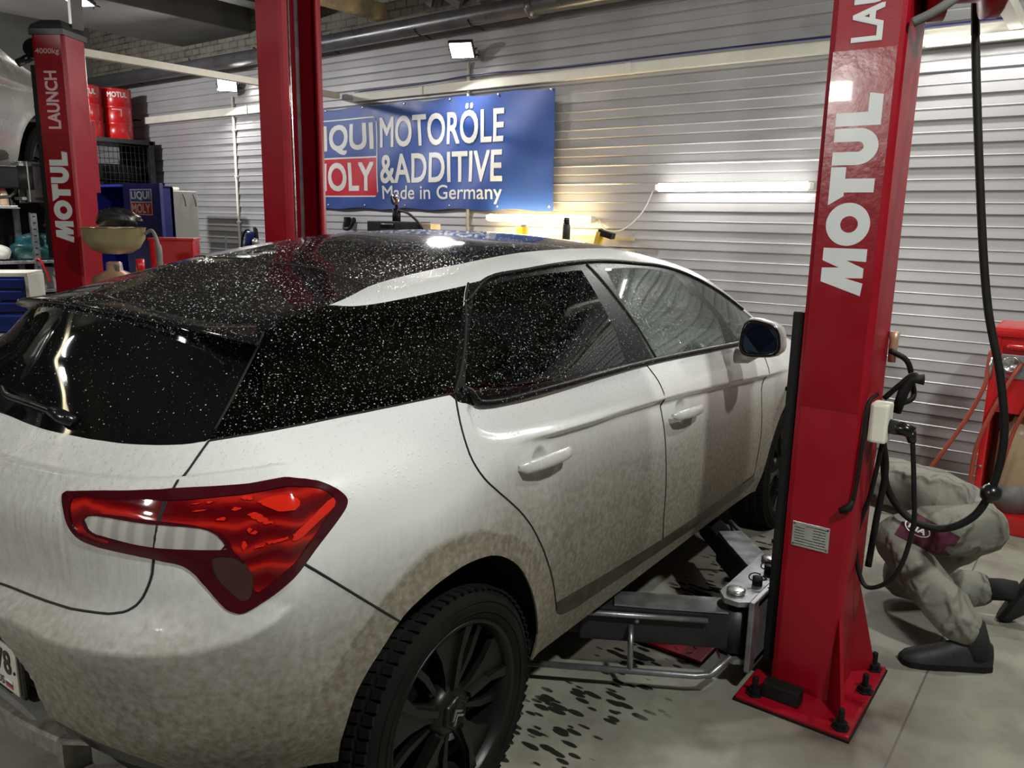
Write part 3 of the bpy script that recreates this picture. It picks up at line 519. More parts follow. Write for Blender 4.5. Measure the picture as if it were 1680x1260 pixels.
# ---------------------------------------------------------------- car paint
def paint(name, base, dirt, top, lo=.45):
    """pearl paint with road film that thickens towards the sills: a dirt layer with streaks and specks"""
    t = NT(name); geo = t.n('ShaderNodeTexCoord'); sep = t.n('ShaderNodeSeparateXYZ'); t.l(geo.outputs['Object'], sep.inputs[0])
    z = sep.outputs[2]
    streak = t.noise(1.0, 5, t.coord((85, 85, 4))); cloud = t.noise(2.6, 5); speck = t.noise(170, 2); fine = t.noise(60, 4)
    k = t.math('MULTIPLY_ADD', sep.outputs[0], .055, z)                    # the film stops at the swage line, which falls towards the nose
    hau = t.n('ShaderNodeMapRange'); hau.inputs[1].default_value = .15; hau.inputs[2].default_value = -.15; hau.inputs[4].default_value = .13; t.l(sep.outputs[0], hau.inputs[0])
    k = t.math('ADD', k, hau.outputs[0])
    k = t.math('MULTIPLY_ADD', t.math('SUBTRACT', cloud, .5), .14, k)
    k = t.math('MULTIPLY_ADD', t.math('SUBTRACT', streak, .5), .035, k)
    f = t.ramp(t.math('MULTIPLY_ADD', k, 1.0, -.3), [(.22, .97), (.42, .90), (.56, .78), (.66, .52), (.74, .10), (.86, .02)])
    def near(xc, r0, r1, amt):
        d = t.n('ShaderNodeVectorMath'); d.operation = 'LENGTH'; c = t.n('ShaderNodeCombineXYZ')
        t.l(t.math('SUBTRACT', sep.outputs[0], xc), c.inputs[0]).l(t.math('SUBTRACT', z, .36), c.inputs[2]).l(c.outputs[0], d.inputs[0])
        m = t.n('ShaderNodeMapRange'); m.inputs[1].default_value = r1; m.inputs[2].default_value = r0; m.inputs[4].default_value = amt
        t.l(t.math('MULTIPLY_ADD', t.math('SUBTRACT', cloud, .5), .10, d.outputs['Value']), m.inputs[0]); return m.outputs[0]
    rear = t.n('ShaderNodeMapRange'); rear.inputs[1].default_value = -.42; rear.inputs[2].default_value = -.72
    rear.inputs[3].default_value = 0; rear.inputs[4].default_value = .55; t.l(sep.outputs[0], rear.inputs[0])
    f2 = t.math('MAXIMUM', f, t.math('MULTIPLY', rear.outputs[0], t.math('MULTIPLY_ADD', streak, .7, .6)))
    f2 = t.math('MAXIMUM', f2, near(-.04, .475, .53, .95)); f2 = t.math('MAXIMUM', f2, near(2.715, .46, .52, .9))
    f2 = t.math('MULTIPLY', f2, t.math('MULTIPLY_ADD', fine, .5, .75), clamp=True)
    sp = t.ramp(speck, [(.70, 0), (.74, 1)])
    low = t.n('ShaderNodeMapRange'); low.inputs[1].default_value = 1.0; low.inputs[2].default_value = .55; t.l(z, low.inputs[0])
    dcol = t.mix(t.ramp(cloud, [(.35, 0), (.65, 1)]), dirt, tuple(c*.72 for c in dirt))
    col = t.mix(f2, base, dcol)
    col = t.mix(t.math('MULTIPLY', t.math('MULTIPLY', sp, low.outputs[0]), .5), col, tuple(c*.3 for c in dirt))
    bead = droplets(t, .8, 110, .45)
    hi = t.n('ShaderNodeMapRange'); hi.inputs[1].default_value = .95; hi.inputs[2].default_value = 1.1; t.l(z, hi.inputs[0])
    h = t.math('ADD', t.math('MULTIPLY', bead, hi.outputs[0]), t.math('MULTIPLY', fine, .0004))
    t.set(Base_Color=col, Roughness=t.math('MULTIPLY_ADD', f2, .42, .22), Normal=t.bump(h, .6, 1.0),
          Coat_Weight=t.math('SUBTRACT', .7, f2, clamp=True), Coat_Roughness=.06)
    return t.m
M['pearl'] = paint('pearl_white_paint', (.80, .81, .80), (.165, .142, .098), 1.10, .60)
M['silver'] = simple('silver_paint', (.42, .41, .38), .28, .55, .06, 4, 0, .6)
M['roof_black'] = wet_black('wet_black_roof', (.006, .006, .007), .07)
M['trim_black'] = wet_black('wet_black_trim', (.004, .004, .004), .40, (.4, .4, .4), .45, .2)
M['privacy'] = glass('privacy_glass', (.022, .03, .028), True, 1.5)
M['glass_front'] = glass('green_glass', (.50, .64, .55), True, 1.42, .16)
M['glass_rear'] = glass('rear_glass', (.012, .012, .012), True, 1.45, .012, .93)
M['liner'] = simple('wheel_well_black', (.006, .006, .006), .85)
M['lens_red'] = (lambda t: (t.set(Base_Color=(.045, .002, .006), Roughness=.08, Coat_Weight=.6, Coat_Roughness=.04), t.m)[1])(NT('dark_red_lens'))
def lens():
    t = NT('bright_red_lens'); wv = t.n('ShaderNodeTexWave'); wv.wave_type = 'BANDS'; wv.bands_direction = 'Z'
    wv.inputs['Scale'].default_value = 7; wv.inputs['Distortion'].default_value = 5; wv.inputs['Detail Scale'].default_value = 1.2
    t.l(t.coord(), wv.inputs['Vector'])
    t.set(Base_Color=t.ramp(wv.outputs['Fac'], [(.15, (.09, .001, .003)), (.75, (.20, .003, .004)), (1, (.40, .012, .006))]),
          Roughness=.10, Coat_Weight=.7, Coat_Roughness=.05, Normal=t.bump(wv.outputs['Fac'], .35, .006)); return t.m
M['lens_bright'] = lens()
def clear_lens():
    t = NT('clear_lens'); wv = t.n('ShaderNodeTexWave'); wv.wave_type = 'BANDS'; wv.bands_direction = 'Y'
    wv.inputs['Scale'].default_value = 9; wv.inputs['Distortion'].default_value = 2; t.l(t.coord(), wv.inputs['Vector'])
    t.set(Base_Color=t.ramp(wv.outputs['Fac'], [(.2, (.36, .35, .32)), (.8, (.50, .48, .44))]), Roughness=.18, Coat_Weight=.6, Coat_Roughness=.05, Metallic=.2, Normal=t.bump(wv.outputs['Fac'], .3, .004)); return t.m
M['lens_clear'] = clear_lens()
M['lens_smoke'] = simple('smoked_lens', (.05, .022, .018), .25, 0, .2, 8, 0, .4)
M['lens_orange'] = (lambda t: (t.set(Base_Color=(.62, .020, .008), Roughness=.12, Coat_Weight=.5), t.m)[1])(NT('orange_red_reflector'))
M['gap'] = simple('shadow_gap_rubber', (.008, .008, .008), .8)
M['moulding'] = simple('dirty_moulding', (.050, .042, .032), .5, 0, .35, 20)
M['tyre'] = simple('dusty_tyre', (.007, .007, .006), .85, 0, .35, 12, .2, 0, .15)
M['rim'] = simple('black_rim', (.008, .008, .007), .34, .1, .3, 8, 0, 0, .3)
M['interior'] = simple('dark_interior', (.03, .031, .032), .7, 0, .2, 9)
M['seat'] = simple('dark_seat_leather', (.045, .045, .045), .5, 0, .2, 8)

# ---------------------------------------------------------------- the hatchback
def build_car(root, nu, nv, P, details=True):
    """P: dict of paints; the right half is shaped, cut into panels and mirrored"""
    S = surface(nu, nv)
    _, S = S.cut(ARCH_R); _, S = S.cut(ARCH_F)
    both = lambda t: t.plus(t.mirrored())
    O = OUT
    # rear window, then the black upper tailgate, the roof and the windscreen
    seam = [p for p in O['rear_glass_edge'] if p[0] > .04]
    vt = 1.125
    rg = [(-.1, seam[0][1])]+seam+[(.60, vt), (-.1, vt)]
    rear_glass, S = S.cut(rg)
    dp = O['quarter']; tip = min(range(len(dp)), key=lambda i: abs(dp[i][0]-1.1004)+abs(dp[i][1]-1.1903)); end = min(range(tip, len(dp)), key=lambda i: abs(dp[i][0]-.853)+abs(dp[i][1]-1.1179))
    side = dp[tip:end+1][::-1]
    rs = [p for p in O['roof_seam'] if p[0] > .03]
    up = O['rail_up']; k = min(range(len(up)), key=lambda i: abs(up[i][0]-1.1647)+abs(up[i][1]-1.29))
    tg_up = [(-.1, vt-.02), (.60, vt-.02)]+side+up[1:k+1]+rs[::-1]+[(-.1, rs[0][1])]
    upper, S = S.cut(tg_up)
    roofp = [(-.1, rs[0][1])]+rs+up[k:]+[(2.9, 1.40), (3.23, 1.40), (3.6, 1.42), (4.0, 1.62), (5.4, 1.66), (5.4, 2.3), (-.1, 2.3)]
    roof, S = S.cut(roofp)
    screen, S = S.cut([(3.62, 1.41), (3.80, 1.10), (4.05, 1.00), (5.4, 1.0), (5.4, 1.7), (4.0, 1.66)])
    quarter, S = S.cut(dp)
    dlo, S = S.cut([(p[0]-(.06 if p[1] < 1.1 else .035)*(p[0] < 1.53), p[1]) for p in O['dlo']])
    g_rear, dlo = dlo.cut(O['rear_door_glass']); g_front, dlo = dlo.cut(O['front_door_glass']); g_q, dlo = dlo.cut(O['front_quarter_glass'])
    light, S = S.cut(O['light'])
    tgs = O['tailgate_side']
    tail, S = S.cut([(-.1, .83)]+[(.736, .803)]+tgs[1:]+[(-.1, .4545)])
    sb = O['seam_bumper']
    bump, S = S.cut([(-.1, -.3), (-.1, .75), (.60, .62), (.80, .60)]+sb+[(1.16, .27), (1.16, -.3)])
    strip, S = S.cut(O['sill_strip'])
    rd, S = S.cut(O['rear_door']); fd, S = S.cut(O['front_door'])
    sub = lambda a, nm, m, par, th=0: a.build(nm, m, par, th)
    both(S).build('body_shell', P['paint'], root, .012)
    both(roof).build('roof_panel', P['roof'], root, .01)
    tg = both(tail).build('tailgate', P['paint'], root, .012)
    tag(tg, 'dirty white tailgate')
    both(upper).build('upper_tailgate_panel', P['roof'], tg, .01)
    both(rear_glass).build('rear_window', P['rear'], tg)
    both(screen).build('windscreen', P['front'], root)
    bl = O['bumper_low']
    val, bump = bump.cut([(-.1, -.3), (-.1, .07)]+bl[:14]+[(.60, -.3)])
    bm_ = both(bump).build('rear_bumper', P['paint'], root, .012)
    both(val).build('bumper_valance', M['black_gloss'], bm_, .01)
    for sgn, f in ((-1, lambda a: a), (1, lambda a: a.mirrored())):
        d = f(rd).build('rear_door', P['paint'], root, .012); f(g_rear).build('door_window', P['priv'], d)
        d2 = f(fd).build('front_door', P['paint'], root, .012); f(g_front).build('door_window', P['front'], d2)
        f(strip).build('sill_moulding', M['moulding'], root, .01); f(dlo).build('window_surround', P['trim'], root, .008)
        f(g_q).build('front_quarter_window', P['front'], root)
        f(quarter).build('rear_quarter_window', P['priv'], root)
        if details:
            for dd, key, cup in ((d, 'handle_rear', 'cup_rear'), (d2, 'handle_front', 'cup_front')): handle(dd, key, sgn)
            lamp(f, light, root)
        else: f(light).build('tail_light', M['lens_red'], root)
    if details: seams(root, tgs, sb, rs, seam, dp)
    return bm_, tg
def mir(p, s): return (p[0], -s*p[1] if s > 0 else p[1], p[2])
def handle(door, key, sgn):
    pts = OUT[key]; n = len(pts); mb = MB(); rows = []
    for i in np.linspace(0, 1, 17):
        u = pts[0][0]+(pts[-1][0]-pts[0][0])*i; v = pts[0][1]+(pts[-1][1]-pts[0][1])*i
        p, nr = base_pt((u, v)); lift = .000+.024*max(0, math.sin(math.pi*i))**.32
        t = np.array([1, 0, 0.0]); up = np.cross(nr, t); up /= np.linalg.norm(up)
        if up[2] < 0: up = -up
        wv = (.017+.003*math.sin(math.pi*i))*(1 if .04 < i < .96 else .45); th = .011*(1 if .04 < i < .96 else .6)
        c = p+nr*lift
        rows.append([mir(c+up*wv*math.cos(a)+nr*th*math.sin(a), sgn) for a in np.linspace(0, 2*math.pi, 14, endpoint=False)])
    mb.grid(rows, True, True); mb.add(rows[0], [tuple(range(14))]); mb.add(rows[-1], [tuple(range(14))])
    mb.build('door_handle', M['pearl_clean'], door)
M['pearl_clean'] = simple('pearl_handle_paint', (.56, .56, .53), .28, .1, .08, 20, 0, .5)
def lamp(f, light, root):
    inner, border = light.cut(OUT['light_inner']); clear, border = border.cut(OUT['light_clear'])
    c2, inner = inner.cut(OUT['light_clear']); clear = clear.plus(c2)
    fog, border = border.cut(OUT['light_fog']); fg2, inner = inner.cut(OUT['light_fog'])
    ln = f(border.offset(.004)).build('tail_light', M['lens_red'], root, .02)
    tag(ln, 'glossy dark red tail light housing')
    f(inner.offset(.001)).build('red_lens', M['lens_bright'], ln, .004)
    f(clear.offset(.002)).build('clear_reversing_lens', M['lens_clear'], ln, .004)
    f(fog.plus(fg2).offset(.002)).build('smoked_lens', M['lens_smoke'], ln, .004)
    fac = None; rest = inner
    for poly in FACETS:
        a, rest = rest.cut(poly); fac = a if fac is None else fac.plus(a)
    f(fac.offset(.004)).build('reflector_facets', M['lens_orange'], ln, .003)
def seams(root, tgs, sb, rs, seam, dp):
    lines = [[(.736, .803)]+tgs[1:], sb, rs, [p for p in OUT['rear_glass_edge'] if p[1] > .803 and p[0] > .73], OUT['light_seam'], dp[:dp.index(min(dp, key=lambda p: abs(p[0]-1.39)+abs(p[1]-.80)))+1]]
    rdp = OUT['rear_door']; fdp = OUT['front_door']
    lines.append(rdp[:next(i for i, p in enumerate(rdp) if p[1] < .14)+1])
    lines.append(fdp[:next(i for i, p in enumerate(fdp) if p[1] < .12)+1])
    j = [i for i, p in enumerate(fdp) if p[0] > 3.2 and p[1] < .80]; lines.append(fdp[j[0]:j[-1]+1])
    for ln in lines:
        for s in (-1, 1):
            pp = [mir(surf_pt(q, 0.0)[0], s) for q in ln]
            if len(pp) > 1: mb = MB(); mb.tube(pp, .0028, 6); mb.build('panel_gap', M['gap'], root)

car = thing('car', 'dirty white five-door hatchback with a wet black roof parked between the two red lift posts', 'car', (0, 0, 0), math.radians(1.261))
rear_bumper, tailgate = build_car(car, 560, 300, dict(paint=M['pearl'], roof=M['roof_black'], rear=M['glass_rear'], front=M['glass_front'], priv=M['privacy'], trim=M['trim_black']))
# waist trim and drip rails along the side windows
for s in (-1, 1):
    mb = MB(); dl = OUT['dlo']
    low = [p for p in dl[24:]]+[dl[0]]; low = [p for p in low if p[0] < 3.45]
    pp = [mir(surf_pt(q, .004)[0], s) for q in low]; mb.tube(curve_pts(pp[::2]+[pp[-1]], 6), .011, 8)
    mb.build('waist_trim', M['trim_black'], car)
    mb = MB(); top = [p for p in dl[5:24]]; pp = [mir(surf_pt(q, .003)[0], s) for q in top]; mb.tube(curve_pts(pp[::2], 5), .007, 8)
    mb.build('drip_rail', M['trim_black'], car)
    for a, b in (((2.41, .81), (2.26, 1.165)), (dl[0], dl[next(i for i, q in enumerate(dl) if q[1] > 1.14)])):
        mb = MB(); mb.tube([mir(surf_pt((a[0]+(b[0]-a[0])*i/8, a[1]+(b[1]-a[1])*i/8), .002)[0], s) for i in range(9)], .0035, 6); mb.build('pillar_seal', M['gap'], car)
# spoiler lip: its own overhanging wing at the back edge of the roof
def spoiler():
    mb = MB(); rows = []
    ys = np.linspace(-.577, .577, 49)
    for y in ys:
        a = abs(y)/.577
        ex, ez = -.462+.128*a**2.1, 1.374-.056*a**2
        uu = np.interp(a, [0, .35, .7, 1], [.0, .33, .62, .80]); vv = 1.21-.05*a
        root_, _ = surf_pt((uu, vv)); root_ = np.array([root_[0]+.02, root_[1], root_[2]+.004]); root_[1] = root_[1]*(1 if y <= 0 else -1)
        und, _ = surf_pt((uu, 1.10-.02*a)); und = np.array([und[0]+.02, abs(und[1])*(1 if y > 0 else -1), und[2]-.002])
        e = np.array([ex, y, ez]); e2 = e+[.012, 0, -.012]
        m1 = root_*.5+e*.5+[0, 0, .004]; m2 = und*.45+e2*.55+[0, 0, -.004]
        rows.append([root_-[0, 0, .02], root_, root_*.75+e*.25+[0, 0, .003], m1, root_*.2+e*.8+[0, 0, .003], e+[0, 0, .002], e+[-.004, 0, -.005], e2, m2, und])
    mb.grid(rows, True, True); mb.add(rows[0], [tuple(range(10))]); mb.add(rows[-1], [tuple(range(10))])
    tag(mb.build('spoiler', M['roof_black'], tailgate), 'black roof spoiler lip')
    mb = MB(); mb.box((-.415, 0, 1.352), (.03, .30, .012), .004, Matrix.Rotation(-.3, 3, 'Y'))
    mb.build('brake_light_strip', M['lens_smoke'], tailgate)
spoiler()
# rear wiper
mb = MB(); wp = [surf_pt((u, v), .018)[0] for u, v in ((.33, .833), (.22, .846), (.10, .852), (.01, .855))]
wp = [tuple(p) for p in wp]+[(-.585, .12, 1.165), (-.57, .25, 1.175)]
mb.tube(curve_pts(wp, 6), [.012, *[.010]*30], 8) if False else mb.tube(curve_pts(wp, 6), .008, 8)
mb.tube([surf_pt((.34, .832), .004)[0], surf_pt((.30, .836), .016)[0], surf_pt((.26, .842), .02)[0]], [.014, .016, .012], 10)
mb.build('rear_wiper', M['black_gloss'], tailgate)
# number plate in its recess, lower trim and exhaust outlet
mb = MB(); mb.box((-.755, 0, .585), (.014, .545, .125), .008); mb.box((-.735, .0, .60), (.05, .50, .10)); mb.box((-.745, 0, .515), (.03, .40, .02), .006)
ph = mb.build('plate_holder', M['black_gloss'], rear_bumper)
mb = MB(); mb.box((-.764, 0, .587), (.006, .52, .112), .003)
mb.cur = 1; X, Y = Vector((0, -1, 0)), Vector((0, 0, 1))
add_text(mb, '178', (-.7675, -.135, .574), X, Y, .10, .058, .02)
add_text(mb, 'RUS', (-.7675, -.140, .540), X, Y, .052, .020, .01)
add_text(mb, 'M 430 TA', (-.7675, .245, .550), X, Y, .36, .070, .02) if False else None
mb.box((-.7675, -.130, .587), (.001, .002, .108))
for q in ((.25, .587), (-.25, .587)): mb.lathe([(.004, 0), (.004, .002)], 10, (-.7675, q[0], q[1]), Matrix.Rotation(-math.pi/2, 3, 'Y'))
for i, m_ in enumerate((2, 3, 4)):
    mb.cur = m_; mb.box((-.7678, -.216, .5565-.0065*i), (.001, .034, .0065))
pl = mb.build('number_plate', [simple('plate_white', (.55, .52, .46), .4), M['black_gloss'], M['white_letter'], M['navy'], M['signred']], rear_bumper)
mb = MB(); mb.prism([(-.335, .505), (-.30, .492), (.30, .492), (.335, .505), (.26, .514), (-.26, .514)], (-.765, 0, 0), (0, 1, 0), (0, 0, 1), (.06, 0, 0)); mb.build('plate_lip', M['grey_plastic'], rear_bumper)
M['dusty_trim'] = simple('dusty_silver_trim', (.22, .205, .175), .5, .3, .3, 40, .2)
mb = MB(); mb.grid([[(-.742+.03*abs(y/.31)**2+dx, y, z) for dx, z in ((.03, .425), (0, .420), (-.006, .412), (-.006, .375), (0, .366), (.04, .362))] for y in np.linspace(-.315, .315, 25)], False, True)
tag(mb.build('lower_bumper_trim', M['dusty_trim'], rear_bumper), 'dusty silver trim under the bumper')
for s in (-1, 1):
    mb = MB(); rows = []
    for d, sc_ in ((.02, 1.0), (0, 1.0), (-.004, .96), (0, .84), (.06, .80)):
        rows.append([(-.722+d+.12*max(0, a*.5+.5)**1.5, s*(.445+a*.130*sc_), .392+b*.052*sc_+.012*a) for a, b in ((-1, -.9), (-.9, -1), (.9, -.9), (1, -.7), (.98, .7), (.9, .9), (-.85, 1), (-1, .9))])
    mb.grid(rows, False, True); mb.build('exhaust_trim', M['dusty_trim'], rear_bumper)
    mb = MB(); mb.box((-.62, s*.44, .392), (.02, .26, .09)); mb.build('exhaust_outlet', M['liner'], rear_bumper)
# door mirrors
for s in (-1, 1):
    mb = MB(); rows = []
    prof = [(0, .0), (.0, .92), (.006, 1.0), (.03, 1.02), (.07, .98), (.12, .80), (.155, .50), (.165, .1)]
    for dx, k in prof:
        row = []
        for i in range(28):
            a = 2*math.pi*i/28; ca, sa = math.cos(a), math.sin(a); n_ = 3.6
            r = (abs(ca)**n_+abs(sa)**n_)**(-1/n_)
            row.append((1.815+dx+.02*ca*k, s*(1.008+(.082-.010*sa)*r*ca*k), 1.128+.078*r*sa*k*(1-.16*ca)-.004*ca*k))
        rows.append(row)
    mb.grid(rows, True, True); mb.add(rows[-1], [tuple(range(28))]); 
    mm = mb.build('door_mirror', M['pearl_clean'], car)
    mb = MB(); r1 = [(p[0]-.003, p[1], p[2]) for p in rows[1]]; c = np.mean(np.array(r1), 0)
    rr = [[tuple(c+(np.array(p)-c)*k+[dx, 0, 0]) for p in r1] for k, dx in ((1.03, .012), (1.01, -.004), (.86, -.005), (.80, .004))]
    mb.grid(rr, True, True); mb.build('mirror_surround', M['black_gloss'], mm)
    mb = MB(); mb.add([tuple(c+(np.array(p)-c)*.82+[-.0015, 0, 0]) for p in r1], [tuple(range(28))])
    tg_ = NT('mirror_silver_%d' % (s+1)); tg_.set(Base_Color=(.07, .10, .20), Metallic=1, Roughness=.06); mb.build('mirror_glass', tg_.m, mm)
    mb = MB(); mb.tube([(1.845, s*.90, 1.045), (1.845, s*.945, 1.045), (1.855, s*.985, 1.075), (1.86, s*1.0, 1.09)], [.035, .030, .030, .034], 12); mb.build('mirror_foot', M['pearl_clean'], mm)
# wheels
def tyre_mesh():
    mb = MB(); prof = [(.235, -.095), (.262, -.108), (.290, -.112), (.312, -.106), (.325, -.092), (.331, -.075), (.333, -.04), (.334, 0)]
    prof = prof+[(r, -h) for r, h in prof[-2::-1]]
    mb.lathe(prof+[prof[0]], 96, caps=False)
    for k in range(72):                                   # shoulder and centre tread blocks
        a = 2*math.pi*k/72
        for h, w_, da in ((-.085, .030, 0), (-.045, .026, .02), (0, .024, .035), (.045, .026, .02), (.085, .030, 0)):
            R = Matrix.Rotation(a+da, 3, 'Z')
            rad = .331 if abs(h) > .07 else .3345
            mb.box(R @ Vector((rad, 0, h)), (.007, .020, w_), 0, R @ Matrix.Rotation(.25*(1 if h > 0 else -1), 3, 'X'))
    for r in (.272, .300): mb.lathe([(r-.002, .1115), (r, .1135), (r+.002, .1115)], 96, caps=False)
    return mb
def rim_mesh():
    mb = MB(); prof = [(.15, -.09), (.225, -.09), (.222, .06), (.236, .098), (.247, .106), (.250, .100), (.249, .092), (.240, -.095)]
    mb.lathe(prof, 72, caps=False)
    for k in range(5):
        a0 = 2*math.pi*k/5
        def q(r, d): return (r*math.cos(a0+math.radians(d)), r*math.sin(a0+math.radians(d)))
        blade = [q(.055, -30), q(.10, -19), q(.17, -17), q(.236, -23), q(.240, -12), q(.242, 0), q(.240, 9), q(.236, 15), q(.16, 10), q(.095, 9), q(.055, 20)]
        mb.prism(blade, (0, 0, .058), (1, 0, 0), (0, 1, 0), (0, 0, .018))
        ridge = [q(.07, -14), q(.16, -15), q(.232, -21), q(.236, -14), q(.15, -8), q(.07, 0)]
        mb.prism(ridge, (0, 0, .074), (1, 0, 0), (0, 1, 0), (0, 0, .016))
        thin = [q(.06, 30), q(.15, 27), q(.236, 31), q(.236, 36), q(.15, 34), q(.06, 40)]
        mb.prism(thin, (0, 0, .050), (1, 0, 0), (0, 1, 0), (0, 0, .016))
        b = q(.088, 36); mb.lathe([(.012, .045), (.012, .06), (.007, .064)], 10, (b[0], b[1], 0))
    mb.lathe([(.075, .02), (.075, .066), (.058, .084), (.045, .088)], 40)
    mb.lathe([(.16, -.03), (.16, -.05), (.02, -.05)], 48)   # brake disc behind the spokes
    return mb
def cap_mesh():
    mb = MB(); n = 40; rows = []
    for k, h in ((1, .086), (.97, .097), (.80, .099), (.78, .096), (0.02, .096)):
        rows.append([(.043*k*(1+.08*math.cos(6*t))*math.cos(t), .043*k*(1+.08*math.cos(6*t))*math.sin(t), h) for t in np.linspace(0, 2*math.pi, n, endpoint=False)])
    mb.grid(rows, True, True)
    mb.cur = 1
    for dy in (.004, -.012):                                # two stacked chevrons
        mb.prism([(-.022, dy-.012), (0, dy+.012), (.022, dy-.012), (.015, dy-.012), (0, dy+.004), (-.015, dy-.012)], (0, 0, .096), (1, 0, 0), (0, 1, 0), (0, 0, .004))
    return mb
w0 = None
for x, y, z, spin in ((0, -.793, .335, .35), (2.727, -.793, .335, .9), (0, .793, .335, 0), (2.727, .793, .335, .2)):
    if w0 is None:
        ty = tyre_mesh().build('wheel', M['tyre'], car); rm = rim_mesh().build('rim', M['rim'], ty)
        cp = cap_mesh().build('centre_cap', [M['rim'], M['grey_steel']], ty); w0 = ty
    else: ty = copy_tree(w0, car)
    ty.location = (x, y, z)
    ty.rotation_euler = (Matrix.Rotation(math.pi/2 if y < 0 else -math.pi/2, 3, 'X') @ Matrix.Rotation(spin, 3, 'Z')).to_euler()
# wheel wells, floor pan
for x in (-.02, 2.715):
    for s in (-1, 1):
        rows = []; mb = MB()
        for k in range(25):
            a = math.pi*k/24
            rows.append([(x+.425*math.cos(a), s*yy, .355+.425*math.sin(a)) for yy in (.885-.12*max(0, -math.cos(a))**2*(x < 1)-.02*max(0, math.cos(a))**2, .60)])
        mb.grid(rows, True); mb.add([r[1] for r in rows], [tuple(range(25))]); mb.build('wheel_well_liner', M['liner'], car)
mb = MB(); mb.box((1.35, 0, .33), (1.9, 1.66, .10), .03); mb.box((-.36, 0, .42), (.5, 1.15, .10), .03); mb.box((3.2, 0, .34), (.55, 1.3, .12), .03); mb.box((1.36, 0, .42), (2.2, 1.10, .06))
mb.build('floor_pan', M['liner'], car)
# interior seen through the glass
mb = MB(); mb.box((1.35, 0, .80), (2.0, 1.60, .5), .05); mb.build('cabin_tub', M['interior'], car)
mb = MB(); mb.box((2.25, 0, .98), (.55, 1.42, .16), .06); mb.box((2.05, -.36, 1.08), (.10, .36, .10), .04); mb.build('dashboard', M['interior'], car)
mb = MB(); R = Matrix.Rotation(math.radians(65), 3, 'Y')
mb.tube([Vector((1.78, -.36, 1.08))+R @ Vector((.18*math.cos(a), .18*math.sin(a), 0)) for a in np.linspace(0, 2*math.pi, 40, endpoint=False)], .014, 8, closed=True)
mb.box((1.79, -.36, 1.07), (.05, .14, .10), .02); mb.tube([(1.79, -.36, 1.07), (2.0, -.36, 1.0)], .03, 10)
mb.build('steering_wheel', M['interior'], car)
for x, y in ((1.15, -.37), (1.15, .37), (.22, -.40), (.22, .40)):
    mb = MB(); T_ = Matrix.Rotation(math.radians(-18), 3, 'Y')
    mb.box((x, y, 1.04), (.15, .44, .44), .07, T_); mb.box((x+.22, y, .82), (.5, .46, .14), .06)
    st = mb.build('seat', M['seat'], car)
    mb = MB(); mb.box((x-.12, y, 1.325), (.09, .25, .15), .04, T_)
    for d in (-.06, .06): mb.tube([(x-.1, y+d, 1.18), (x-.12, y+d, 1.30)], .006, 6)
    mb.build('headrest', M['seat'], st)
mb = MB(); mb.box((-.12, 0, 1.08), (.42, 1.15, .03), .01); mb.build('parcel_shelf', M['interior'], car)

# ---------------------------------------------------------------- the hall
def concrete_floor():
    t = NT('garage_floor'); o = t.coord(); sep = t.n('ShaderNodeSeparateXYZ'); t.l(o, sep.inputs[0])
    big = t.noise(.9, 5); mid = t.noise(6, 6); fine = t.noise(60, 4)
    col = t.ramp(big, [(.3, (.17, .165, .13)), (.5, (.26, .255, .205)), (.7, (.34, .335, .27))])
    col = t.mix(t.ramp(mid, [(.42, .0), (.62, .55)]), col, (.15, .135, .115))
    # oily stains round the lift base
    d = t.n('ShaderNodeVectorMath'); d.operation = 'DISTANCE'; t.l(o, d.inputs[0]); d.inputs[1].default_value = (1.12, -1.58, 0)
    st = t.math('MULTIPLY_ADD', mid, .9, d.outputs['Value'])
    col = t.mix(t.ramp(st, [(.45, .85), (.85, 0)]), col, (.055, .030, .024))
    # wet tyre tracks: two bands along the bay, broken into tread marks
    tread = t.n('ShaderNodeTexVoronoi'); tread.inputs['Scale'].default_value = 1; t.l(t.coord((34, 13, 1)), tread.inputs['Vector'])
    y = t.math('ABSOLUTE', sep.outputs[1]); band = t.math('ABSOLUTE', t.math('SUBTRACT', y, .88))
    edge = t.ramp(t.math('MULTIPLY_ADD', t.math('SUBTRACT', mid, .5), .20, band), [(.12, 1), (.25, 0)])
    x_ = t.n('ShaderNodeMapRange'); x_.inputs[1].default_value = 3.0; x_.inputs[2].default_value = 2.4; t.l(sep.outputs[0], x_.inputs[0])
    tr = t.math('MULTIPLY', t.math('MULTIPLY', edge, x_.outputs[0]), t.ramp(t.math('MULTIPLY_ADD', band, .9, t.math('MULTIPLY_ADD', t.math('SUBTRACT', mid, .5), 1.0, tread.outputs['Distance'])), [(.40, 1), (.46, 0)]))
    col = t.mix(t.math('MULTIPLY', tr, .95), col, (.012, .012, .010))
    # sawn joints
    j = t.math('ABSOLUTE', t.math('SUBTRACT', sep.outputs[1], -1.75)); j2 = t.math('ABSOLUTE', t.math('SUBTRACT', sep.outputs[1], 2.6))
    jl = t.math('LESS_THAN', t.math('MINIMUM', j, j2), .0035)
    col = t.mix(t.math('MULTIPLY', jl, .8), col, (.07, .06, .05))
    sp = t.ramp(fine, [(.74, 0), (.79, .6)]); col = t.mix(sp, col, (.09, .08, .065))
    t.set(Base_Color=col, Roughness=t.math('SUBTRACT', .62, t.math('MULTIPLY', tr, .45)), Normal=t.bump(t.math('MULTIPLY_ADD', fine, .4, mid), .12, .006))
    return t.m
def struct(name, mb, m, parent=None): return tag(mb.build(name, m, parent), kind='structure')
WX = 4.2
mb = MB(); mb.box((0, 2.5, -.05), (15, 19, .1)); struct('floor', mb, concrete_floor())
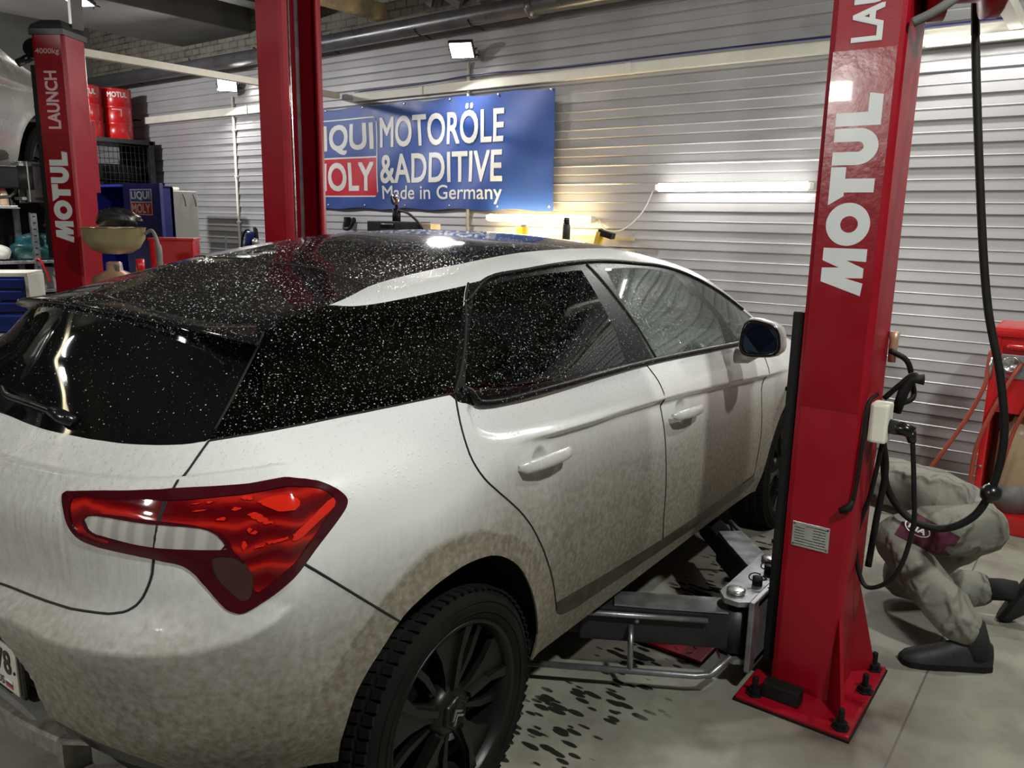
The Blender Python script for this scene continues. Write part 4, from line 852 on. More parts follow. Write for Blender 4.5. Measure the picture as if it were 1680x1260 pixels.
# corrugated white siding: boards with a lap and a mid rib
t = NT('white_siding'); cl = t.noise(1.4, 5); st_ = t.noise(1, 4, t.coord((1, 3, 40))); fine = t.noise(90, 3)
c_ = t.ramp(cl, [(.3, (.36, .355, .36)), (.7, (.42, .415, .42))]); c_ = t.mix(t.ramp(st_, [(.5, 0), (.8, .3)]), c_, (.30, .29, .29))
c_ = t.mix(t.ramp(fine, [(.78, 0), (.80, .6)]), c_, (.1, .1, .1))
t.set(Base_Color=c_, Roughness=t.ramp(cl, [(.3, .30), (.7, .45)]), Metallic=.25); M['siding'] = t.m
mb = MB(); z = 0.0; prof = []; P_ = .139
while z < 3.22:
    for dz, dx in ((0, -.002), (.004, -.016), (.060, -.010), (.068, -.015), (.074, -.008), (.128, -.001), (.134, .004)): prof.append((WX+dx, z+dz))
    z += P_
rows = [[(x, y, z) for y in (-6.5, 11.5)] for x, z in prof]; mb.grid(rows, False); mb.box((WX+.12, 2.5, 1.60), (.2, 18.2, 3.26))
struct('wall_back', mb, M['siding'])
def brickwork(vert):
  brick = NT('whitewashed_brick'); bt = brick.n('ShaderNodeTexBrick'); bt.inputs['Scale'].default_value = 3.4
  bt.inputs['Color1'].default_value = (.15, .135, .105, 1); bt.inputs['Color2'].default_value = (.10, .09, .07, 1); bt.inputs['Mortar'].default_value = (.035, .032, .03, 1)
  bt.inputs['Mortar Size'].default_value = .03; vec = brick.coord()
  if vert: s_ = brick.n('ShaderNodeSeparateXYZ'); c_ = brick.n('ShaderNodeCombineXYZ'); brick.l(vec, s_.inputs[0]).l(s_.outputs[1], c_.inputs[0]).l(s_.outputs[2], c_.inputs[1]); vec = c_.outputs[0]
  brick.l(vec, bt.inputs['Vector'])
  brick.set(Base_Color=brick.mix(brick.ramp(brick.noise(5, 5), [(.35, 0), (.65, .6)]), bt.outputs[0], (.19, .175, .14)), Roughness=.85, Normal=brick.bump(bt.outputs['Fac'], -.5, .01)); return brick.m
M['brick'] = brickwork(False); M['brick_wall'] = brickwork(True)
mb = MB(); mb.box((WX+.16, 2.5, 3.63), (.22, 18.2, .8)); struct('trim_7', mb, M['brick_wall'])
mb = MB(); mb.box((0, 2.5, 4.05), (15, 19, .1)); struct('ceiling', mb, M['brick'])
mb = MB(); mb.box((0, 11.3, 2), (15, .2, 4.1)); struct('wall_left', mb, simple('pinkish_plaster', (.26, .17, .145), .8, 0, .2, 2, .3))
mb = MB(); mb.box((0, -6.0, 2), (15, .2, 4.1)); struct('wall_right', mb, simple('grey_plaster', (.30, .30, .29), .8, 0, .2, 2, .3))
mb = MB(); mb.box((-6.5, 2.5, 2), (.2, 19, 4.1)); struct('wall_rear', mb, simple('grey_plaster_dim', (.22, .22, .22), .8, 0, .2, 2, .3))
def beam(y0, y1, z0, z1, m, name='trim_1', x0=-6.3, x1=6):
    mb = MB(); mb.box(((x0+x1)/2, (y0+y1)/2, (z0+z1)/2), (x1-x0, y1-y0, z1-z0), .01); return struct(name, mb, m)
beam(5.70, 7.04, 3.50, 4.02, M['concrete_dark'], 'trim_1')
beam(9.2, 10.2, 3.30, 4.02, M['concrete_dark'], 'trim_2')
beam(3.64, 3.76, 3.38, 3.52, M['timber'], 'trim_3')
beam(-1.9, -1.5, 3.6, 4.02, M['concrete_dark'], 'trim_4')
# castellated steel beam: a web with hexagonal openings
mb = MB(); mb.box((0, 4.7, 3.98), (12, .22, .03)); mb.box((0, 4.7, 3.52), (12, .22, .03))
for k in range(28):
    x = -6+k*.44; h = [(x+.22+.15*math.cos(a), 3.75+.17*math.sin(a)) for a in [math.radians(60*i) for i in range(6)]]
    q = [(x, 3.53), (x+.44, 3.53), (x+.44, 3.97), (x, 3.97)]
    ring = [h[4], h[5], h[0], h[1], h[2], h[3]]
    vs_ = [(p[0], 4.69, p[1]) for p in q]+[(p[0], 4.69, p[1]) for p in ring]
    mb.add(vs_, [(0, 1, 5, 4), (1, 6, 5), (1, 2, 6), (2, 7, 6), (2, 3, 8, 7), (3, 9, 8), (3, 0, 9), (0, 4, 9)])
struct('trim_5', mb, simple('dark_steel_beam', (.03, .028, .03), .7))
# diagonal roof struts above the gutter pipe
mb = MB()
for a, b in (((3.6, 3.4, 3.95), (4.1, 2.6, 3.35)), ((3.6, 2.3, 3.95), (4.1, 2.95, 3.4)), ((3.9, 1.9, 3.98), (4.12, 2.1, 3.4))): mb.tube([a, b], .05, 4, smooth=False)
struct('trim_6', mb, M['concrete_dark'])
# cable trunking on the wall and the two trays that run out to the posts
def trunk(name, lab, parts):
    r = thing(name, lab, 'cable trunking', parts[0][0]); p0 = Vector(parts[0][0])
    for nm, (c, d) in zip(['channel']+['joint_cover']*9, [(a, b) for a, b in parts]):
        mb = MB(); mb.box(Vector(c)-p0, d, .004); mb.build(nm, M['cream'], r)
    return r
trunk('cable_trunking', 'cream horizontal cable trunking along the white siding above the blue banner', [((4.165, .95, 2.705), (.05, 6.1, .075)), ((4.16, 3.1, 2.705), (.058, .04, .08)), ((4.16, 1.0, 2.705), (.058, .04, .08))])
trunk('cable_trunking', 'short cream cable trunking on the siding left of the middle red post', [((4.165, 6.35, 2.70), (.05, 2.9, .08)), ((4.16, 5.7, 2.70), (.058, .04, .085))])
trunk('cable_trunking', 'cream cable trunking behind the top of the right red post', [((4.165, -3.5, 2.70), (.05, 2.7, .07))])
trunk('cable_tray', 'pale cable tray running overhead from the far red post to the wall', [((2.77, 4.22, 2.74), (2.75, .06, .055))])
trunk('cable_tray', 'pale cable tray at the top right corner by the black hanging hose', [((3.55, -1.47, 2.72), (1.25, .07, .07))])
def conduit(lab, y, z0, z1):
    mb = MB(); mb.tube([(4.172, y, z0), (4.172, y, z1)], .014, 10); mb2 = mb
    for z in np.arange(z0+.2, z1, .5): mb.box((4.174, y, float(z)), (.03, .05, .02), .004)
    o = mb.build('conduit', M['cream'], None); tag(o, lab, 'pipe', 'vertical conduits on the siding')
conduit('thin vertical conduit dropping from the floodlight left of the middle red post', 5.985, .3, 2.86)
conduit('thin vertical conduit behind the blue banner under the floodlight', 2.576, 1.25, 2.90)
# gutter pipe with brackets along the top of the wall
g = thing('gutter_pipe', 'fat grey pipe running along the top of the siding under the ceiling', 'pipe', (4.02, 2, 3.22))
mb = MB(); mb.tube([(0, -7.7, .06), (0, 0, 0), (0, 3, -.03), (0, 9, -.02)], .075, 20); mb.build('pipe_run', M['pipe'], g)
for y in (-5, -3.2, -1.4, .4, 1.0, 2.2, 3.4, 4.6, 5.8):
    mb = MB(); mb.tube([(.14, y, .03)]+[(.082*math.cos(a), y, .082*math.sin(a)-.005) for a in np.linspace(1.2, -2.6, 12)]+[(.14, y, -.09)], .007, 6); mb.build('bracket', M['dark_metal'], g)
for y in (-.2, 2.9):
    mb = MB(); mb.lathe([(.079, -.03), (.082, 0), (.079, .03)], 20, (0, y, -.012), Matrix.Rotation(math.pi/2, 3, 'X')); mb.build('sleeve', M['pipe'], g)
# floodlights
def flood(loc, tgt, lab):
    r = thing('floodlight', lab, 'lamp', loc, 0, 'wall floodlights'); d = (Vector(tgt)-Vector(loc)).normalized()
    q = d.to_track_quat('X', 'Z').to_matrix()
    mb = MB(); mb.box((0, 0, 0), (.035, .215, .155), .008, q)
    for k in range(-3, 4): mb.box(q @ Vector((-.022, k*.028, 0)), (.02, .006, .13), 0, q)
    mb.build('housing', M['dark_metal'], r)
    mb = MB(); mb.box(q @ Vector((.0185, 0, 0)), (.003, .19, .13), 0, q); mb.build('lit_lens', M['flood_on'], r)
    mb = MB(); mb.tube([q @ Vector((0, -.115, 0)), q @ Vector((-.05, -.115, -.02)), Vector((.15, -.06, -.03))], .006, 6); mb.tube([q @ Vector((0, .115, 0)), q @ Vector((-.05, .115, -.02)), Vector((.15, .06, -.03))], .006, 6)
    mb.build('bracket', M['dark_metal'], r); return r
flood((4.03, 2.53, 2.975), (3.2, 2.2, 2.2), 'lit floodlight on the siding straight above the blue banner')
flood((4.03, 5.86, 2.96), (3.2, 4.9, 2.3), 'lit floodlight on the siding between the two left red posts')
flood((4.03, -.72, 2.93), (3.2, -1.0, 2.1), 'lit floodlight hidden behind the right red post near the ceiling')
flood((2.47, 5.75, 3.46), (2.2, 5.6, 2.0), 'small lit floodlight under the dark ceiling beam at the top left')
# tubes
M['tube_soft'] = emit('dim_lit_tube', (1, .98, .93), 6)
def tube_light(name, c, L, m, lab, r_=.02, back=True):
    r = thing(name, lab, 'lamp', c)
    mb = MB(); mb.tube([(0, -L/2, 0), (0, L/2, 0)], r_, 14); mb.build('lit_tube', m, r)
    mb = MB(); mb.box((.032, 0, .0), (.03, L+.06, .045), .006)
    for s in (-1, 1): mb.box((.008, s*(L/2+.015), 0), (.05, .03, .05), .008)
    mb.build('fitting', M['white_plastic'], r)
    return r
tube_light('wall_tube_light', (4.115, .145, 1.84), 1.08, M['tube_on'], 'white tube light mounted low on the siding beside the right red post', .028)
tube_light('bench_tube_light', (4.06, 1.74, 1.60), 1.0, M['tube_warm'], 'warm tube light glowing over the workbench under the blue banner', .028)
tube_light('trunking_tube_light', (4.09, -1.42, 2.655), .80, M['tube_soft'], 'bright tube light fixed under the trunking behind the right red post', .013)
area('trunking_lamp', (4.05, -1.42, 2.62), (3.9, -1.42, 0), .78, 4, (1, .98, .94), .03)
mb = MB(); mb.tube(curve_pts([(4.10, 1.18, 1.60), (4.05, 1.08, 1.52), (4.08, .95, 1.53), (4.13, .82, 1.66), (4.14, .74, 1.83)], 6), .005, 6)
tag(mb.build('lamp_cable', M['white_plastic']), 'thin white cable looping from the bench lamp to the wall tube light', 'cable')
mb = MB(); mb.tube(curve_pts([(4.12, 3.95, 2.75), (4.10, 3.0, 2.752), (4.11, 2.4, 2.78), (4.12, 1.6, 2.755), (4.11, .3, 2.76), (4.11, -1.5, 2.75), (4.12, -2.4, 2.77)], 8), .007, 6)
tag(mb.build('wall_cable', M['navy']), 'dark blue cable lying along the top of the cream trunking', 'cable')

# ---------------------------------------------------------------- two-post lifts
def glyphs(mb, s0, w, h, org, lift):
    """heavy display letters M O T U L reading upwards on a post face (s up the post, t across it)"""
    def pr(poly):
        mb.prism([(p[0], p[1]) for p in poly], org, (0, 0, 1), (0, 1, 0), (-lift, 0, 0))
    k = w/5.20; H = h
    P = lambda pts, o: pr([(s0+(o+x)*k, y*H) for x, y in pts])
    P([(0, .06), (.34, 1), (.72, 1), (.74, .60), (.92, 1), (1.26, 1), (1.26, 0), (.92, 0), (.94, .45), (.74, .04), (.48, .04), (.46, .45), (.34, .03)], 0)
    n = 36
    for a0, a1 in ((0, math.pi), (math.pi, 2*math.pi)):
        a = np.linspace(a0, a1, n); P([(.60+.57*math.cos(q), .5+.5*math.sin(q)) for q in a]+[(.60+.22*math.cos(q), .47+.20*math.sin(q)) for q in a[::-1]], 1.30)
    P([(0, 1), (1.0, 1), (1.0, .66), (.70, .66), (.70, 0), (.34, 0), (.34, .66), (.24, .66)], 2.40)
    a = np.linspace(math.pi, 2*math.pi, 20)
    P([(0, 1), (0, .45)]+[(.47+.47*math.cos(q), .45+.45*math.sin(q)) for q in a]+[(.94, .45), (.94, 1), (.60, 1), (.60, .45)]+[(.47+.13*math.cos(q), .45+.13*math.sin(q)) for q in a[::-1]]+[(.34, 1)], 3.45)
    P([(0, 1), (.34, 1), (.34, .30), (.82, .30), (.76, 0), (0, 0)], 4.45)
def lift_column(lab, loc, rz, letters=None, H=2.74, gusset=True):
    r = thing('lift_column', lab, 'vehicle lift', loc, rz, 'red lift columns')
    o = [(-.125, .085), (-.125, -.09), (-.115, -.102), (-.103, -.108), (.103, -.108), (.115, -.102), (.125, -.09), (.125, .085), (.118, .103), (.10, .108), (.092, .108), (.087, .104), (.087, .094), (.090, .09), (.098, .088), (.109, .08), (.109, -.08), (.10, -.093), (-.10, -.093), (-.109, -.08), (-.109, .08), (-.098, .088), (-.090, .09), (-.087, .094), (-.087, .104), (-.092, .108), (-.10, .108), (-.118, .103)]
    mb = MB(); n = len(o)
    rows = [[(x, y, z) for x, y in o] for z in (.02, H)]; mb.grid(rows, False, True)
    top = [(o[i][0], o[i][1], H) for i in range(n)]; mb.add(top, [(i, (i+1) % n, n-1-((i+1) % n), n-1-i) for i in range(0)])
    mb.build('post', M['red'], r)
    mb = MB(); mb.box((-.024, -.014, .01), (.515, .372, .02), .006); mb.build('base_plate', M['red'], r)
    mb = MB(); mb.box((-.024, -.014, .004), (.523, .380, .008)); mb.build('base_shim', M['black'], r)
    q_ = .7071
    for nm, poly, O, X, Y, d in (('gusset', [(-.03, 0), (.125, 0), (.118, .02), (.006, .30), (-.03, .30)], (-.118, -.098, .02), (-.86, -.51, 0), (0, 0, 1), (.006, -.010, 0)),
                                 ('gusset', [(-.03, 0), (.10, 0), (.095, .03), (.006, .34), (-.03, .34)], (.118, -.098, .02), (q_, -q_, 0), (0, 0, 1), (.008, .008, 0))):
        mb = MB(); mb.prism(poly, O, X, Y, d); mb.build(nm, M['red'], r)
    for x, y in ((-.235, .12), (-.245, -.165), (.02, -.175), (.19, -.165), (.19, .12)):
        mb = MB(); mb.lathe([(.030, .02), (.030, .025), (.022, .025), (.022, .042), (.011, .042), (.011, .082), (.009, .086)], 6, (x, y, 0), None, False); mb.build('anchor_bolt', M['black'], r)
    # lifting carriage inside the post
    mb = MB(); mb.box((0, .128, .70), (.205, .036, 1.24), .006); mb.box((0, .03, .72), (.19, .11, 1.1), .01)
    for z in (.34, .52, .70, .88, 1.06): mb.lathe([(.008, 0), (.008, .005)], 8, (-.085, .148, z), Matrix.Rotation(-math.pi/2, 3, 'X'))
    cg = mb.build('carriage', M['black'], r)
    mb = MB()
    for z in (.315, .10):
        mb.prism([(-.19, .145), (.19, .145), (.235, .20), (.235, .25), (.19, .285), (-.19, .285), (-.235, .25), (-.235, .20)], (0, 0, z), (1, 0, 0), (0, 1, 0), (0, 0, .018))
    mb.box((0, .155, .215), (.47, .02, .26), .004)
    tag(mb.build('arm_yoke', M['grey_steel'], r), 'steel arm yoke')
    for s in (-1, 1):
        mb = MB(); mb.lathe([(.026, .08), (.026, .335), (.032, .335), (.032, .347), (.024, .350)], 20, (s*.17, .235, 0)); mb.build('pivot_pin', M['bright_steel'], r)
        mb = MB(); mb.lathe([(.018, .333), (.018, .362), (.010, .364)], 14, (s*.06, .20, 0)); mb.tube([(s*.06+.03*math.cos(a), .20+.03*math.sin(a), .36+.004*math.sin(2*a)) for a in np.linspace(0, 6.0, 20)], .0025, 5); mb.build('lock_knob', M['black'], r)
    # chain, hydraulic ram and rope inside the channel
    mb = MB(); mb.tube([(.02, -.03, .1), (.02, -.03, H-.1)], .028, 12); mb.build('ram', M['dark_metal'], r)
    mb = MB(); mb.tube([(.045, .06, .1), (.045, .06, H-.03)], .006, 6); mb.build('steel_rope', M['bright_steel'], r)
    mb = MB(); mb.tube([(-.03, .02, .1), (-.03, .02, H-.05)], .010, 5, smooth=False); mb.build('lift_chain', M['grey_steel'], r)
    if letters:
        mb = MB(); mb.box((-.1258, 0, 1.56), (.0012, .178, 1.08)); st = mb.build('sticker', M['red_decal'], r)
        mb = MB(); glyphs(mb, 1.385, .585, .128, (-.1262, -.066, 0), .0010); mb.build('lettering', M['silver_letter'], r)
        mb = MB(); add_text(mb, 'LAUNCH', (-.1266, -.046, 2.12), Vector((0, 0, 1)), Vector((0, 1, 0)), .36, .088, .028); mb.build('lettering', M[letters], r)
        mb = MB(); add_text(mb, '4000kg', (-.1266, .085, 2.575), Vector((0, -1, 0)), Vector((0, 0, 1)), .16, .042, .008); mb.build('lettering', M['pink_letter'], r)
    return r
col_r = lift_column('red lift column with silver letters and a metal rating plate, beside the front door of the white car', (1.325, -1.43, 0), 0, 'silver_letter')
col_m = lift_column('red lift column with its dark channel side showing, standing beyond the white car', (1.32, 1.345, 0), math.pi, None, 3.6)
col_l = lift_column('far red lift column with a dark cap and silver letters, left of the oil drain bowl', (1.28, 3.66, 0), math.radians(33), 'pink_letter', 2.70)
for r_, h in ((col_r, 2.74), (col_m, 3.6)): pass
mb = MB(); rows = []
for k, z in ((1.0, 2.70), (1.02, 2.70), (1.02, 2.735), (.9, 2.765), (.55, 2.80)): rows.append([(x*k*.13, y*k*.113, z) for x, y in ((-1, -1), (1, -1), (1, 1), (-1, 1))])
mb.grid(rows, False, True); mb.add(rows[-1], [(0, 1, 2, 3)]); mb.build('cap', M['dark_metal'], col_l)
mb = MB(); mb.box((.155, -.075, 1.96), (.05, .04, .48), .004); mb.build('rear_cover', M['red'], col_l)
mb = MB(); mb.tube([(.05, -.1, 2.76), (.06, -.1, 3.1)], .05, 4, smooth=False); mb.build('top_bracket', M['grey_plastic'], col_l)
# rating plate, rubber block, sockets and cables of the right column
mb = MB(); mb.box((-.1275, .016, .585), (.003, .121, .086), .002)
mb.cur = 1
for k, (w_, y0) in enumerate(((.07, -.02), (.04, -.028), (.04, -.028), (.04, -.028), (.04, -.028), (.10, 0), (.10, 0), (.10, 0))):
    z = .618-.0095*k; mb.box((-.1293, .016+y0, z), (.0008, w_, .003))
    if 1 <= k <= 4: mb.box((-.1293, .016+.036, z), (.0008, .032, .003))
for y in (-.038, .07):
    for z in (.550, .620): mb.lathe([(.003, 0), (.003, .002)], 8, (-.129, y, z), Matrix.Rotation(-math.pi/2, 3, 'Y'))
mb.build('rating_plate', [M['bright_steel'], M['black_gloss']], col_r)
mb = MB(); mb.box((1.118, -1.395, .047), (.055, .125, .055), .006, .0)
tag(mb.build('rubber_block', M['black']), 'black rubber block lying on the red base plate of the right lift post', 'rubber block')
bx = thing('power_socket', 'cream surface socket with a black plug fixed on the side of the right lift post', 'socket', (1.27, -1.545, .99))
mb = MB(); mb.box((0, -.028, 0), (.075, .055, .125), .008); mb.build('socket_body', M['cream'], bx)
mb = MB(); mb.tube([(0, -.055, -.01), (0, -.10, -.012), (0, -.125, -.02)], [.024, .022, .02], 12); mb.tube([(0, -.115, -.015), (0, -.125, -.05)], [.018, .012], 10); mb.build('plug', M['black_gloss'], bx)
mb = MB(); mb.tube(curve_pts([(1.27, -1.67, .95), (1.27, -1.69, .80), (1.28, -1.70, .66), (1.28, -1.66, .48), (1.30, -1.58, .42), (1.32, -1.53, .55), (1.32, -1.56, .75), (1.30, -1.58, .92)], 8), .0075, 8)
tag(mb.build('power_cable', M['black']), 'black power cable drooping from the plug beside the right lift post', 'cable')
mb = MB(); mb.tube(curve_pts([(1.25, -1.56, 1.08), (1.215, -1.545, 1.06), (1.20, -1.543, .95), (1.195, -1.54, .80), (1.19, -1.535, .73)], 6), .006, 8); mb.tube([(1.192, -1.535, .74), (1.188, -1.525, .715), (1.18, -1.50, .70)], [.008, .014, .010], 10)
tag(mb.build('sensor_cable', M['black']), 'thin black cable ending in a small connector on the right lift post face', 'cable')
mb = MB()
mb.tube(curve_pts([(1.40, -1.55, 1.20), (1.42, -1.60, 1.17), (1.44, -1.62, 1.10), (1.42, -1.63, 1.05), (1.40, -1.58, 1.02)], 6), .009, 8)
mb.tube(curve_pts([(1.40, -1.55, 1.04), (1.40, -1.59, 1.09), (1.40, -1.63, 1.13), (1.40, -1.65, 1.115)], 6), .009, 8)
mb.tube([(1.40, -1.59, 1.0), (1.40, -1.605, 1.07), (1.40, -1.625, 1.115), (1.40, -1.66, 1.118)], [.016, .017, .015, .018], 10)
mb.tube(curve_pts([(1.40, -1.56, .9), (1.42, -1.575, .80), (1.42, -1.565, .62), (1.40, -1.56, .45)], 6), .011, 8)
tag(mb.build('air_gun', M['black']), 'black air gun and coiled hoses hooked on the rear of the right lift post', 'air gun')
mb = MB(); mb.lathe([(.012, 0), (.014, .05), (.014, .07), (.018, .10)], 12, (1.42, -1.555, 1.16)); tag(mb.build('grease_nozzle', M['copper']), 'small copper nozzle standing behind the right lift post above the air gun', 'nozzle')
# red floor cover between the posts
mb = MB(); mb.box((1.30, 0, .012), (.26, 2.16, .012), .003)
for i in range(5):
    for j in range(40): mb.box((1.20+i*.05, -1.02+j*.052, .0195), (.022, .005, .002), 0, .8 if (i+j) % 2 else -.8)
tag(mb.build('floor_cover', M['red']), 'red chequer plate covering the floor between the two lift posts', 'cover plate')
# swing arms
def swing_arm(lab, piv, tip, guard):
    piv, tip = Vector(piv), Vector(tip); d = tip-piv; L = d.length; a = math.atan2(d.y, d.x)
    r = thing('swing_arm', lab, 'lift arm', piv, a, 'swing arms of the lift')
    mb = MB(); mb.box((L*.30, 0, 0), (L*.60, .11, .13), .008); mb.lathe([(.062, -.075), (.062, .075)], 20); mb.build('arm_beam', M['dark_metal'], r)
    mb = MB(); mb.prism([(.03, -.055), (.30, -.055), (.42, -.05), (.42, .05), (.30, .055), (.03, .055)], (0, 0, .068), (1, 0, 0), (0, 1, 0), (0, 0, .006)); tag(mb.build('top_plate', M['grey_steel'], r), 'bare steel top plate')
    mb = MB(); mb.box((L*.72, 0, -.005), (L*.5, .085, .09), .006); mb.build('inner_beam', M['dark_metal'], r)
    mb = MB(); mb.lathe([(.055, .04), (.055, .052), (.035, .052), (.035, .062), (.06, .062), (.06, .082), (.0, .084)], 24, (L, 0, 0)); mb.build('lift_pad', M['black'], r)
    if guard:
        s = guard; mb = MB()
        mb.tube([(.02, s*.11, -.06), (.09, s*.135, -.12), (.14, s*.14, -.125), (L*.85, s*.14, -.125)], .011, 8); mb.tube([(.36, s*.14, -.125), (.36, s*.10, -.02), (.36, s*.06, .0)], .010, 8)
        mb.tube([(.10, s*.07, .045), (L*.85, s*.07, .045)], .010, 8); mb.tube([(L*.85, s*.07, .045), (L*.85, s*.14, -.125)], .010, 8)
        tag(mb.build('toe_guard', M['grey_steel'], r), 'steel tube toe guard')
        mb = MB(); mb.lathe([(.009, 0), (.009, .006)], 10, (.34, s*.056, .02), Matrix.Rotation(-s*math.pi/2, 3, 'X')); mb.build('guard_bolt', M['bright_steel'], r)
    return r
swing_arm('swing arm with a tube toe guard reaching back under the sill of the white car', (1.155, -1.195, .21), (.70, -.42, .21), 1)
swing_arm('swing arm reaching forward towards the front wheel of the white car', (1.495, -1.195, .21), (2.02, -.72, .21), -1)
swing_arm('swing arm on the far side of the white car reaching backwards', (1.49-.34, 1.11, .21), (.65, .42, .21), 0)

# ---------------------------------------------------------------- banner
b = thing('banner', 'blue banner with white and red oil brand lettering hung on the siding behind the car', 'banner', (4.140, 3.3, 2.15))
def cloth_x(y, z): return -.012-.010*math.sin(y*3.1+z*2.0)*math.sin(z*2.3+1)-.006*math.sin((y+z)*9)-.012*math.exp(-((y-(-.75+(z-.3)*.7))/.10)**2)*max(0, 1-abs(z-.25)/.3)
mb = MB(); rows = []; NY, NZ = 100, 40
edge = lambda y, z: z-(.018*math.sin(y*5)**2 if abs(z) > .46 else 0)
for j in range(NZ+1):
    z = -.475+.95*j/NZ; rows.append([(cloth_x(y, z), y, edge(y, z)) for y in [-1.665+3.33*i/NY for i in range(NY+1)]])
mb.grid(rows, True); back = [[(p[0]+.003, p[1], p[2]) for p in r_] for r_ in rows]; mb.grid(back, True); mb.build('cloth', M['signblue'], b)
def add_text_cloth(mb, s, y0, z0, w, h, off):
    v, f, hh = text_faces(s, off); lo = v.min(0); hi = v.max(0); v = (v-lo)/(hi-lo)*[w, h]
    # finer triangles so that letters follow the folds
    bm = bmesh.new(); bv = [bm.verts.new((p[0], p[1], e)) for p, e in zip(v, hh)]
    for q in f:
        try: bm.faces.new([bv[i] for i in q])
        except ValueError: pass
    bmesh.ops.triangulate(bm, faces=bm.faces[:])
    for _ in range(2): bmesh.ops.subdivide_edges(bm, edges=[e for e in bm.edges if e.calc_length() > .05], cuts=1); bmesh.ops.triangulate(bm, faces=bm.faces[:])
    bm.verts.index_update()
    mb.add([(cloth_x(y0-q.co.x, z0+q.co.y)-.004-q.co.z, y0-q.co.x, z0+q.co.y) for q in bm.verts], [[q.index for q in fc.verts] for fc in bm.faces]); bm.free()
def panel(mb, y0, z0, y1, z1, lift, r=.03, n=14):
    rows = []
    for j in range(n+1):
        z = z0+(z1-z0)*j/n; e = min(z-z0, z1-z, r); ins = r-math.sqrt(max(0, r*r-(r-e)**2)) if r else 0
        rows.append([(cloth_x(y, z)-lift, y, z) for y in np.linspace(y0-ins, y1+ins, n+1)])
    mb.grid(rows, True)
lz = -2.15
mb = MB(); panel(mb, 1.41, 1.775+lz, .355, 2.515+lz, .002, .04); mb.build('logo_frame', M['white_letter'], b)
mb = MB(); panel(mb, 1.397, 2.155+lz, .368, 2.503+lz, .003, .0); mb.build('logo_blue', M['signblue'], b)
mb = MB(); panel(mb, 1.397, 1.788+lz, .368, 2.140+lz, .003, .0); mb.build('logo_red', M['signred'], b)
for s, y0, z0, w_, h_, o_ in (('LIQUI', 1.325, 2.175+lz, .92, .29, .022), ('MOLY', 1.325, 1.83+lz, .92, .275, .022), ('MOTORÖLE', .315, 2.225+lz, 1.465, .335, .016), ('&ADDITIVE', .315, 1.90+lz, 1.46, .265, .016), ('Made in Germany', .30, 1.715+lz, 1.44, .165, .008)):
    mb = MB(); add_text_cloth(mb, s, y0, z0, w_, h_, o_); mb.build('lettering', M['white_letter'], b)
for y in np.linspace(-1.63, 1.63, 7):
    for z in (-.455, .455):
        mb = MB(); mb.lathe([(.006, 0), (.012, .002), (.006, .004)], 10, (cloth_x(y, z)-.003, y, z), Matrix.Rotation(-math.pi/2, 3, 'Y')); mb.build('eyelet', M['bright_steel'], b)

# ---------------------------------------------------------------- workbench corner under the banner
wb = thing('workbench', 'pale workbench against the siding under the warm tube light', 'workbench', (3.93, 1.7, 0))
mb = MB(); mb.box((0, 0, 1.36), (.46, 1.64, .04), .004); mb.build('worktop', M['timber'], wb)
mb = MB(); mb.box((.2, 0, 1.46), (.03, 1.64, .03)); mb.build('back_rail', M['timber'], wb)
for x in (-.18, .18):
    for y in (-.78, .78):
        mb = MB(); mb.box((x, y, .67), (.06, .06, 1.34)); mb.build('leg', M['timber'], wb)
def can(name, lab, cat, loc, prof, m, capm=None, cap=None):
    r = thing(name, lab, cat, loc); mb = MB(); mb.lathe(prof, 20); mb.build('body', m, r)
    if cap: mb = MB(); mb.lathe(cap, 16); mb.build('cap', capm, r)
can('tin_can', 'small brass-coloured tin standing on the workbench under the warm tube', 'can', (3.80, 1.70, 1.382), [(.045, 0), (.045, .14), (.047, .145), (.047, .15), (.0, .15)], M['ochre'], M['grey_steel'], [(.048, .15), (.048, .165), (.04, .17)])
can('spray_can', 'tall dark spray can standing on the workbench under the warm tube', 'spray can', (3.78, 1.27, 1.382), [(.030, 0), (.030, .17), (.022, .185), (.0, .186)], M['dark_metal'], M['black_gloss'], [(.024, .185), (.024, .225), (.018, .23), (0, .23)])
h = thing('glue_gun_box', 'yellow and black tilted tool box at the right end of the workbench', 'tool box', (3.80, .955, 1.40))
mb = MB(); mb.box((0, .04, .05), (.08, .03, .13), .004, Matrix.Rotation(.25, 3, 'X')); mb.build('yellow_side', M['ochre'], h)
mb = MB(); mb.box((0, -.025, .095), (.06, .12, .045), .004, Matrix.Rotation(.25, 3, 'X')); mb.build('black_lid', M['black_gloss'], h)
pr = thing('hydraulic_press', 'grey hydraulic press with a round gauge on top standing behind the car roof', 'press', (3.6, 2.87, 0))
mb = MB(); mb.box((0, 0, 1.50), (.16, .60, .11), .006); mb.build('crossbeam', M['dark_metal'], pr)
for y in (-.26, .26): mb = MB(); mb.box((0, y, .75), (.12, .06, 1.45), .005); mb.build('upright', M['dark_metal'], pr)
mb = MB(); mb.box((0, 0, .05), (.5, .62, .08), .006); mb.build('foot', M['dark_metal'], pr)
mb = MB(); mb.box((-.083, .05, 1.515), (.006, .17, .035), .002); mb.build('name_strip', M['black_gloss'], pr)
mb = MB(); mb.lathe([(.035, 1.555), (.035, 1.66), (.015, 1.665), (.012, 1.70)], 16, (0, .02, 0)); mb.build('ram', M['black'], pr)
mb = MB(); Rg = Matrix.Rotation(math.radians(-100), 3, 'Y') ; mb.lathe([(.0, -.018), (.046, -.018), (.048, .018), (.043, .022)], 28, (-.01, .02, 1.735), Rg); g_ = mb.build('gauge', M['chrome'], pr)
mb = MB(); mb.lathe([(.0, .0205), (.041, .0205), (.041, .021)], 28, (-.01, .02, 1.735), Rg); mb.build('gauge_face', M['black_gloss'], g_)
